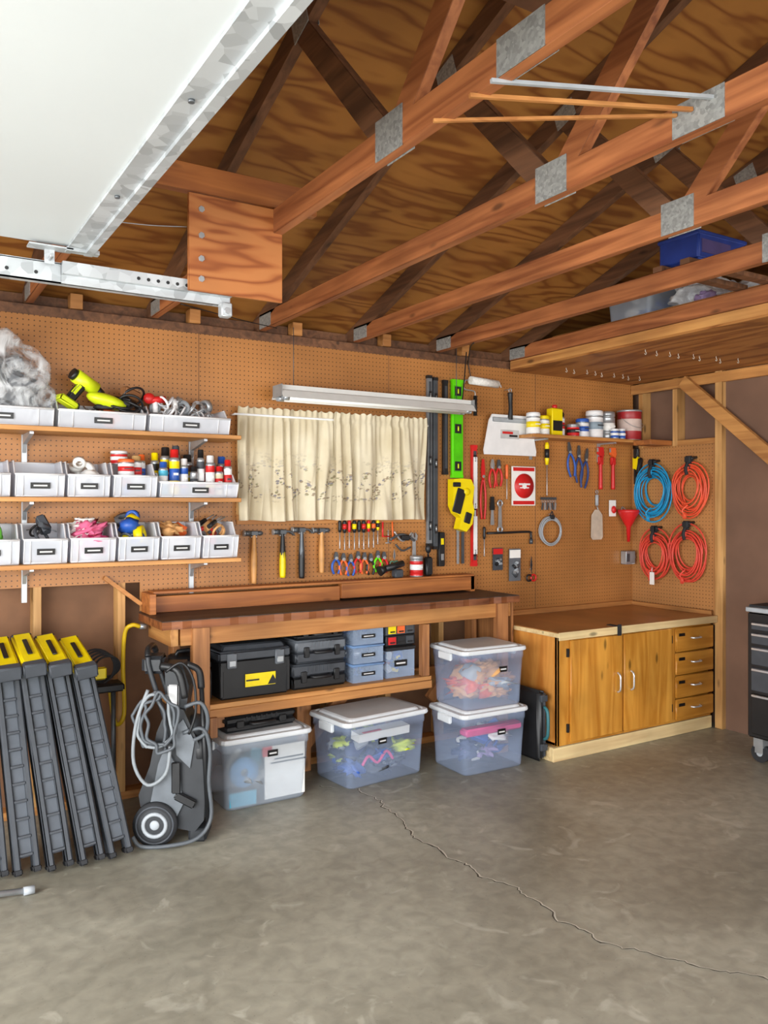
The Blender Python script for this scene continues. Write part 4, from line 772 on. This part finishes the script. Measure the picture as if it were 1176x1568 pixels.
# ------------------------------------------------------------------ cabinet
CX0,CY=3.42,3.575; CT=.77
b=B('base_cabinet')
b.bx(CX0,CX0+.018,CY,4.285,.09,CT-.03,CABS,.002); b.bx(WX-.05,WX-.03,CY,4.285,.09,CT-.03,CABS); b.bx(CX0,WX-.03,CY+.02,4.27,.09,.108,CABS)
b.bx(CX0,WX-.03,4.27,4.285,.09,CT-.03,CABS); b.bx(CX0+.018,WX-.03,CY+.02,CY+.035,.1,CT-.04,CABX)
FF=CY
b.bx(CX0,CX0+.11,FF-.0,FF+.02,.09,CT-.03,CABZ,.001); b.bx(3.955,3.985,FF,FF+.02,.09,CT-.03,CABZ); b.bx(4.42,4.475,FF,FF+.02,.09,CT-.03,CABZ); b.bx(4.84,WX-.03,FF,FF+.02,.09,CT-.03,CABZ)
b.bx(CX0+.1,WX-.03,FF+.001,FF+.019,.70,CT-.03,CABX); b.bx(CX0+.1,WX-.03,FF+.001,FF+.019,.09,.125,CABX)
for (xa,xb,hx) in ((3.515,3.955,3.91),(3.975,4.425,4.03)):
    b.bx(xa,xb,FF-.018,FF-.001,.105,.715,CABZ,.004)
    b.tube([(hx,FF-.02,.36),(hx,FF-.042,.375),(hx,FF-.045,.42),(hx,FF-.042,.465),(hx,FF-.02,.48)],.006,CHR,sub=4)
zz=.105
for h in (.135,.145,.145,.155):
    b.bx(4.465,4.85,FF-.018,FF-.001,zz,zz+h,CABX,.006); zc=zz+h*.55
    b.tube([(4.61,FF-.02,zc),(4.62,FF-.042,zc),(4.655,FF-.045,zc),(4.69,FF-.042,zc),(4.70,FF-.02,zc)],.006,CHR,sub=4); b.box((4.52,FF-.0195,zz+h*.72),(.06,.002,.02),LAB); zz+=h+.008
for (x,z) in ((3.50,.64),(3.50,.19),(4.43,.64),(4.43,.19)): b.box((x,FF-.006,z),(.014,.012,.05),BLK)
b.bx(CX0-.03,WX-.035,FF+.0,FF+.03,0,.085,PALE,.003); b.bx(CX0-.03,CX0+.01,FF+.03,4.28,0,.085,PALE,.003); b.bx(CX0+.02,WX-.035,FF+.03,FF+.06,0,.088,CABX)
b.bx(CX0-.02,WX-.03,CY-.035,4.285,CT-.03,CT-.004,PALE,.002); b.bx(CX0-.018,WX-.03,CY-.03,4.285,CT-.004,CT+.001,CTOP)
b.bx(CX0-.022,WX-.03,CY-.042,CY-.034,CT-.045,CT+.002,PALE,.001)
b.bx(3.40,WX-.03,4.265,4.286,CT+.001,CT+.035,STX,.002); b.bx(WX-.046,WX-.028,CY,4.265,CT+.001,CT+.03,STY,.002)
b.box((3.90,CY-.045,CT-.02),(.035,.006,.07),BLKR,bev=.002); b.box((3.90,CY+.0,CT+.003),(.035,.09,.004),BLKR)
b.done()
# ------------------------------------------------------------------ rolling tool chest
b=B('rolling_tool_chest',(4.62,2.56,0)); 
b.box((0,0,.52),(.46,.86,.74),BLK,bev=.008); b.box((0,0,.905),(.47,.88,.03),LGRY,bev=.004); b.box((0,0,.925),(.44,.85,.015),BLKR)
zz=.17
for h in (.25,.15,.12,.08,.06):
    b.box((-.234,0,zz+h/2),(.012,.80,h-.012),DGRY if h<.2 else BLK,bev=.004); b.box((-.245,0,zz+h-.018),(.016,.78,.013),CHR,bev=.002); zz+=h+.003
for y in (-.38,.38):
    for x in (-.17,.17): b.cyl((x-.016,y,.055),(x+.016,y,.055),.055,BLKR,seg=20); b.box((x,y,.12),(.06,.06,.06),STL); b.box((x-.022,y,.09),(.004,.05,.07),STL); b.box((x+.022,y,.09),(.004,.05,.07),STL); b.cyl((x-.018,y,.055),(x+.018,y,.055),.02,LGRY)
b.done()
b=B('attic_shelf_board'); b.bx(3.69,4.85,2.3,3.9,CB+.091,CB+.103,SOFF); b.done()
zA=CB+.104
tub(4.02,3.36,zA,.52,.36,.24,PTUBW,[BLU,PAPER,LGRY,BLU],n=26); tub(4.50,2.60,zA,.46,.36,.24,PTUBW,[BLU,TEAL,PAPER],n=22,rot=.3)
b=B('attic_plastic_bags',(3.98,2.98,zA)); b.ell((0,0,.105),(.20,.14,.10),BAGW,rough=.45,seg=60,rg=40,seed=5,fq=2.2,oct2=.3); b.ell((.25,-.05,.10),(.16,.13,.095),BAGW,rough=.45,seg=48,rg=32,seed=9,fq=2.2,oct2=.3); b.ell((.10,-.10,.06),(.09,.06,.055),M('bag_blue','#4d7fc0',.4),rough=.4,seg=30,rg=20,seed=4); b.ell((-.12,-.11,.045),(.08,.05,.04),PURP,rough=.4,seg=30,rg=20,seed=6); b.done()
# ------------------------------------------------------------------ folded sawhorses
SLT=M('sawhorse_slate','#4e545c',.55)
def sawhorse(xb,yb,xt,yt,zt):
    p=Vector((xb,yb,0)); q=Vector((xt,yt,zt)); d=q-p; L=d.length
    zax=d.normalized(); yax=(Vector((0,1,0))-zax*zax.y).normalized(); xax=yax.cross(zax)
    Mx=Matrix((xax,yax,zax)).transposed()
    b=B('folding_sawhorse',p,Mx.to_euler())
    for y in (-.045,.03):
        for s in (-1,1): b.box((s*.036,y,L*.45),(.026,.03,L*.86),DGRY,bev=.006)
        b.box((0,y+.006,L*.47),(.05,.014,L*.80),SLT,bev=.003)
        k=.08
        while k<.82: b.box((0,y-.004,L*k),(.052,.018,.012),DGRY,bev=.002); k+=.075
        for s in (-1,1): b.box((s*.036,y,.014),(.032,.036,.024),BLKR,bev=.004)
    b.box((0,0,L*.90),(.10,.13,.05),DGRY,bev=.008)
    rx=.62
    b.box((0,.0,L*.965),(.088,.34,.055),YEL,rot=(rx,0,0),bev=.010); b.box((0,-.02,L*.993),(.020,.16,.006),BLK,rot=(rx,0,0),bev=.002)
    b.box((0,-.145,L*.862),(.094,.05,.062),DGRY,rot=(rx,0,0),bev=.006); b.box((0,.145,L*1.062),(.090,.03,.060),DGRY,rot=(rx,0,0),bev=.006)
    b.done()
for a in ((.40,3.66,.36,3.98,.86),(.52,3.64,.47,3.97,.88),(.645,3.62,.565,3.96,.89),(.77,3.61,.665,3.95,.88),(.89,3.62,.77,3.94,.86)): sawhorse(*a)
b=B('metal_pole'); b.cyl((-.1,3.5,.06),(.50,3.44,.018),.012,STL); b.cyl((.48,3.442,.018),(.52,3.44,.018),.016,LGRY); b.done()
b=B('black_wire_basket',(.93,4.18,.0));
b.box((0,0,.62),(.22,.12,.04),BLK,bev=.008)
for k in range(5): b.torus((-.02+.015*k,0,.72),.09-.008*k,.005,BLKR,axis=(.2,1,.1*k))
b.cyl((-.08,.05,.0),(-.08,.05,.62),.012,DST); b.cyl((.08,.05,.0),(.08,.05,.62),.012,DST); b.box((-.03,-.06,.70),(.10,.02,.06),YEL,bev=.006); b.done()
# ------------------------------------------------------------------ pressure washer
b=B('pressure_washer',(1.165,3.70,0),(0,0,-.50))
PW=M('washer_grey','#676d73',.45); PD=M('washer_charcoal','#2b2e32',.5); HSD=M('hose_dark','#565b60',.5)
b.prism([(-.13,.10),(.10,.05),(.14,.10),(.15,.30),(.12,.44),(.05,.60),(-.02,.62),(-.07,.50),(-.10,.35),(-.15,.22)],-.085,.085,PD)
b.prism([(-.10,.16),(.01,.10),(.05,.18),(.03,.34),(-.03,.44),(-.06,.36)],-.100,.100,PW)
b.prism([(.02,.40),(.08,.34),(.10,.46),(.05,.56),(.01,.52)],-.094,.094,PW)
b.prism([(-.03,.56),(.05,.54),(.07,.70),(.04,.80),(-.04,.80)],-.06,.06,PD)
b.box((.0,-.065,.66),(.05,.02,.10),WHT,bev=.006); b.box((.02,-.103,.30),(.04,.012,.14),BLK,bev=.004)
b.ell((.09,0,.50),(.06,.075,.06),PD); b.ell((.12,-.02,.40),(.05,.07,.09),BLK); b.box((.06,-.10,.20),(.10,.02,.04),BLK,rot=(0,.5,0),bev=.006)
for s in (-1,1):
    b.lathe((-.07,s*.105,.098),[(0,-.02,PW),(.03,-.025,PW),(.05,-.018,PD),(.068,-.014,PW),(.078,-.02,BLKR),(.098,-.012,BLKR),(.098,.018,BLKR),(.07,.022,BLKR),(0,.02,PD)],BLKR,seg=36,axis=(0,-s*-1,0))
    b.torus((-.07,s*.127,.098),.050,.009,LGRY,axis=(0,1,0),seg=24); b.torus((-.07,s*.125,.098),.082,.005,DGRY,axis=(0,1,0),seg=28); b.ell((-.07,s*.125,.098),(.022,.008,.022),LGRY)
b.cyl((-.07,-.11,.098),(-.07,.11,.098),.012,DST); b.box((.11,0,.032),(.08,.17,.06),PD,bev=.01)
for s in (-1,1): b.tube([(.0,s*.075,.45),(-.05,s*.085,.62),(-.10,s*.085,.78),(-.11,s*.08,.84)],.012,PD)
b.tube([(-.11,-.08,.84),(-.115,-.05,.87),(-.115,.05,.87),(-.11,.08,.84)],.014,BLK)
b.box((-.09,-.02,.80),(.10,.12,.08),PD,bev=.015); b.tube([(-.05,-.09,.80),(.03,-.11,.78),(.06,-.11,.66)],.018,BLK)
rh=random.Random(4)
for k in range(4):
    pts=[]; cx=-.09+.02*k
    for i in range(14):
        a=i/14*2*math.pi; pts.append((cx+.07*math.cos(a)+.015*rh.uniform(-1,1),-.115-.010*k,.56+.12*math.sin(a)+.02*rh.uniform(-1,1)))
    b.tube(pts,.0075,CABLE if k==1 else HSD,closed=True,seg=7)
b.tube([(-.10,-.12,.70),(-.15,-.13,.55),(-.16,-.13,.38),(-.10,-.13,.28),(-.02,-.13,.33),(.0,-.13,.45)],.008,CABLE)
b.tube([(.05,-.1,.50),(.14,-.11,.52),(.17,-.1,.42),(.165,-.10,.28),(.175,-.10,.12),(.12,-.13,.04),(0,-.16,.02),(-.12,-.16,.02),(-.16,-.15,.06)],.009,HSD)
b.tube([(.06,-.11,.62),(.13,-.12,.64),(.16,-.11,.58),(.15,-.10,.50),(.10,-.11,.47)],.009,HSD)
b.cyl((.16,-.09,.10),(.13,-.09,.72),.011,BLK); b.tube([(.13,-.09,.70),(.12,-.10,.78),(.07,-.11,.81)],.016,BLK)
b.tube([(-.02,-.13,.78),(.05,-.13,.82),(.10,-.12,.74),(.11,-.12,.60),(.08,-.12,.50)],.006,BLK)
b.done()
# ------------------------------------------------------------------ camera, light
cam=bpy.data.cameras.new('camera'); co=bpy.data.objects.new('camera',cam); bpy.context.collection.objects.link(co)
co.location=(0,0,1.52); co.rotation_euler=(math.radians(90),0,-math.radians(31.76)); cam.lens=28.71; cam.sensor_width=36; cam.shift_y=-.00625; cam.clip_start=.05
bpy.context.scene.camera=co
wd=bpy.data.worlds.new('sky'); bpy.context.scene.world=wd; wd.use_nodes=True; nt=wd.node_tree; bg=nt.nodes['Background']
bg.inputs['Color'].default_value=(.92,.96,1,1); bg.inputs['Strength'].default_value=2.1
def area(name,loc,rot,sx,sy,p,c=(1,1,1)):
    l=bpy.data.lights.new(name,'AREA'); l.shape='RECTANGLE'; l.size=sx; l.size_y=sy; l.energy=p; l.color=c
    o=bpy.data.objects.new(name,l); bpy.context.collection.objects.link(o); o.location=loc; o.rotation_euler=rot; return o
area('daylight_side_door',(-2.25,.4,1.3),(0,math.radians(-60),0),2.0,4.6,390,(.98,.99,1))
area('rear_fill_light',(1.4,-2.95,1.2),(math.radians(92),0,0),6.0,2.2,190,(.98,.99,1))  # added fill light behind the camera; there is no rear door
sl=bpy.data.lights.new('sun','SUN'); sl.energy=6; sl.angle=.02; sl.color=(1,.96,.9); so=bpy.data.objects.new('sun',sl); bpy.context.collection.objects.link(so); so.rotation_euler=(math.radians(12),math.radians(-28),0)
vs=bpy.context.scene.view_settings; vs.view_transform='Standard'; vs.look='None'; vs.exposure=-.12; vs.gamma=1.0
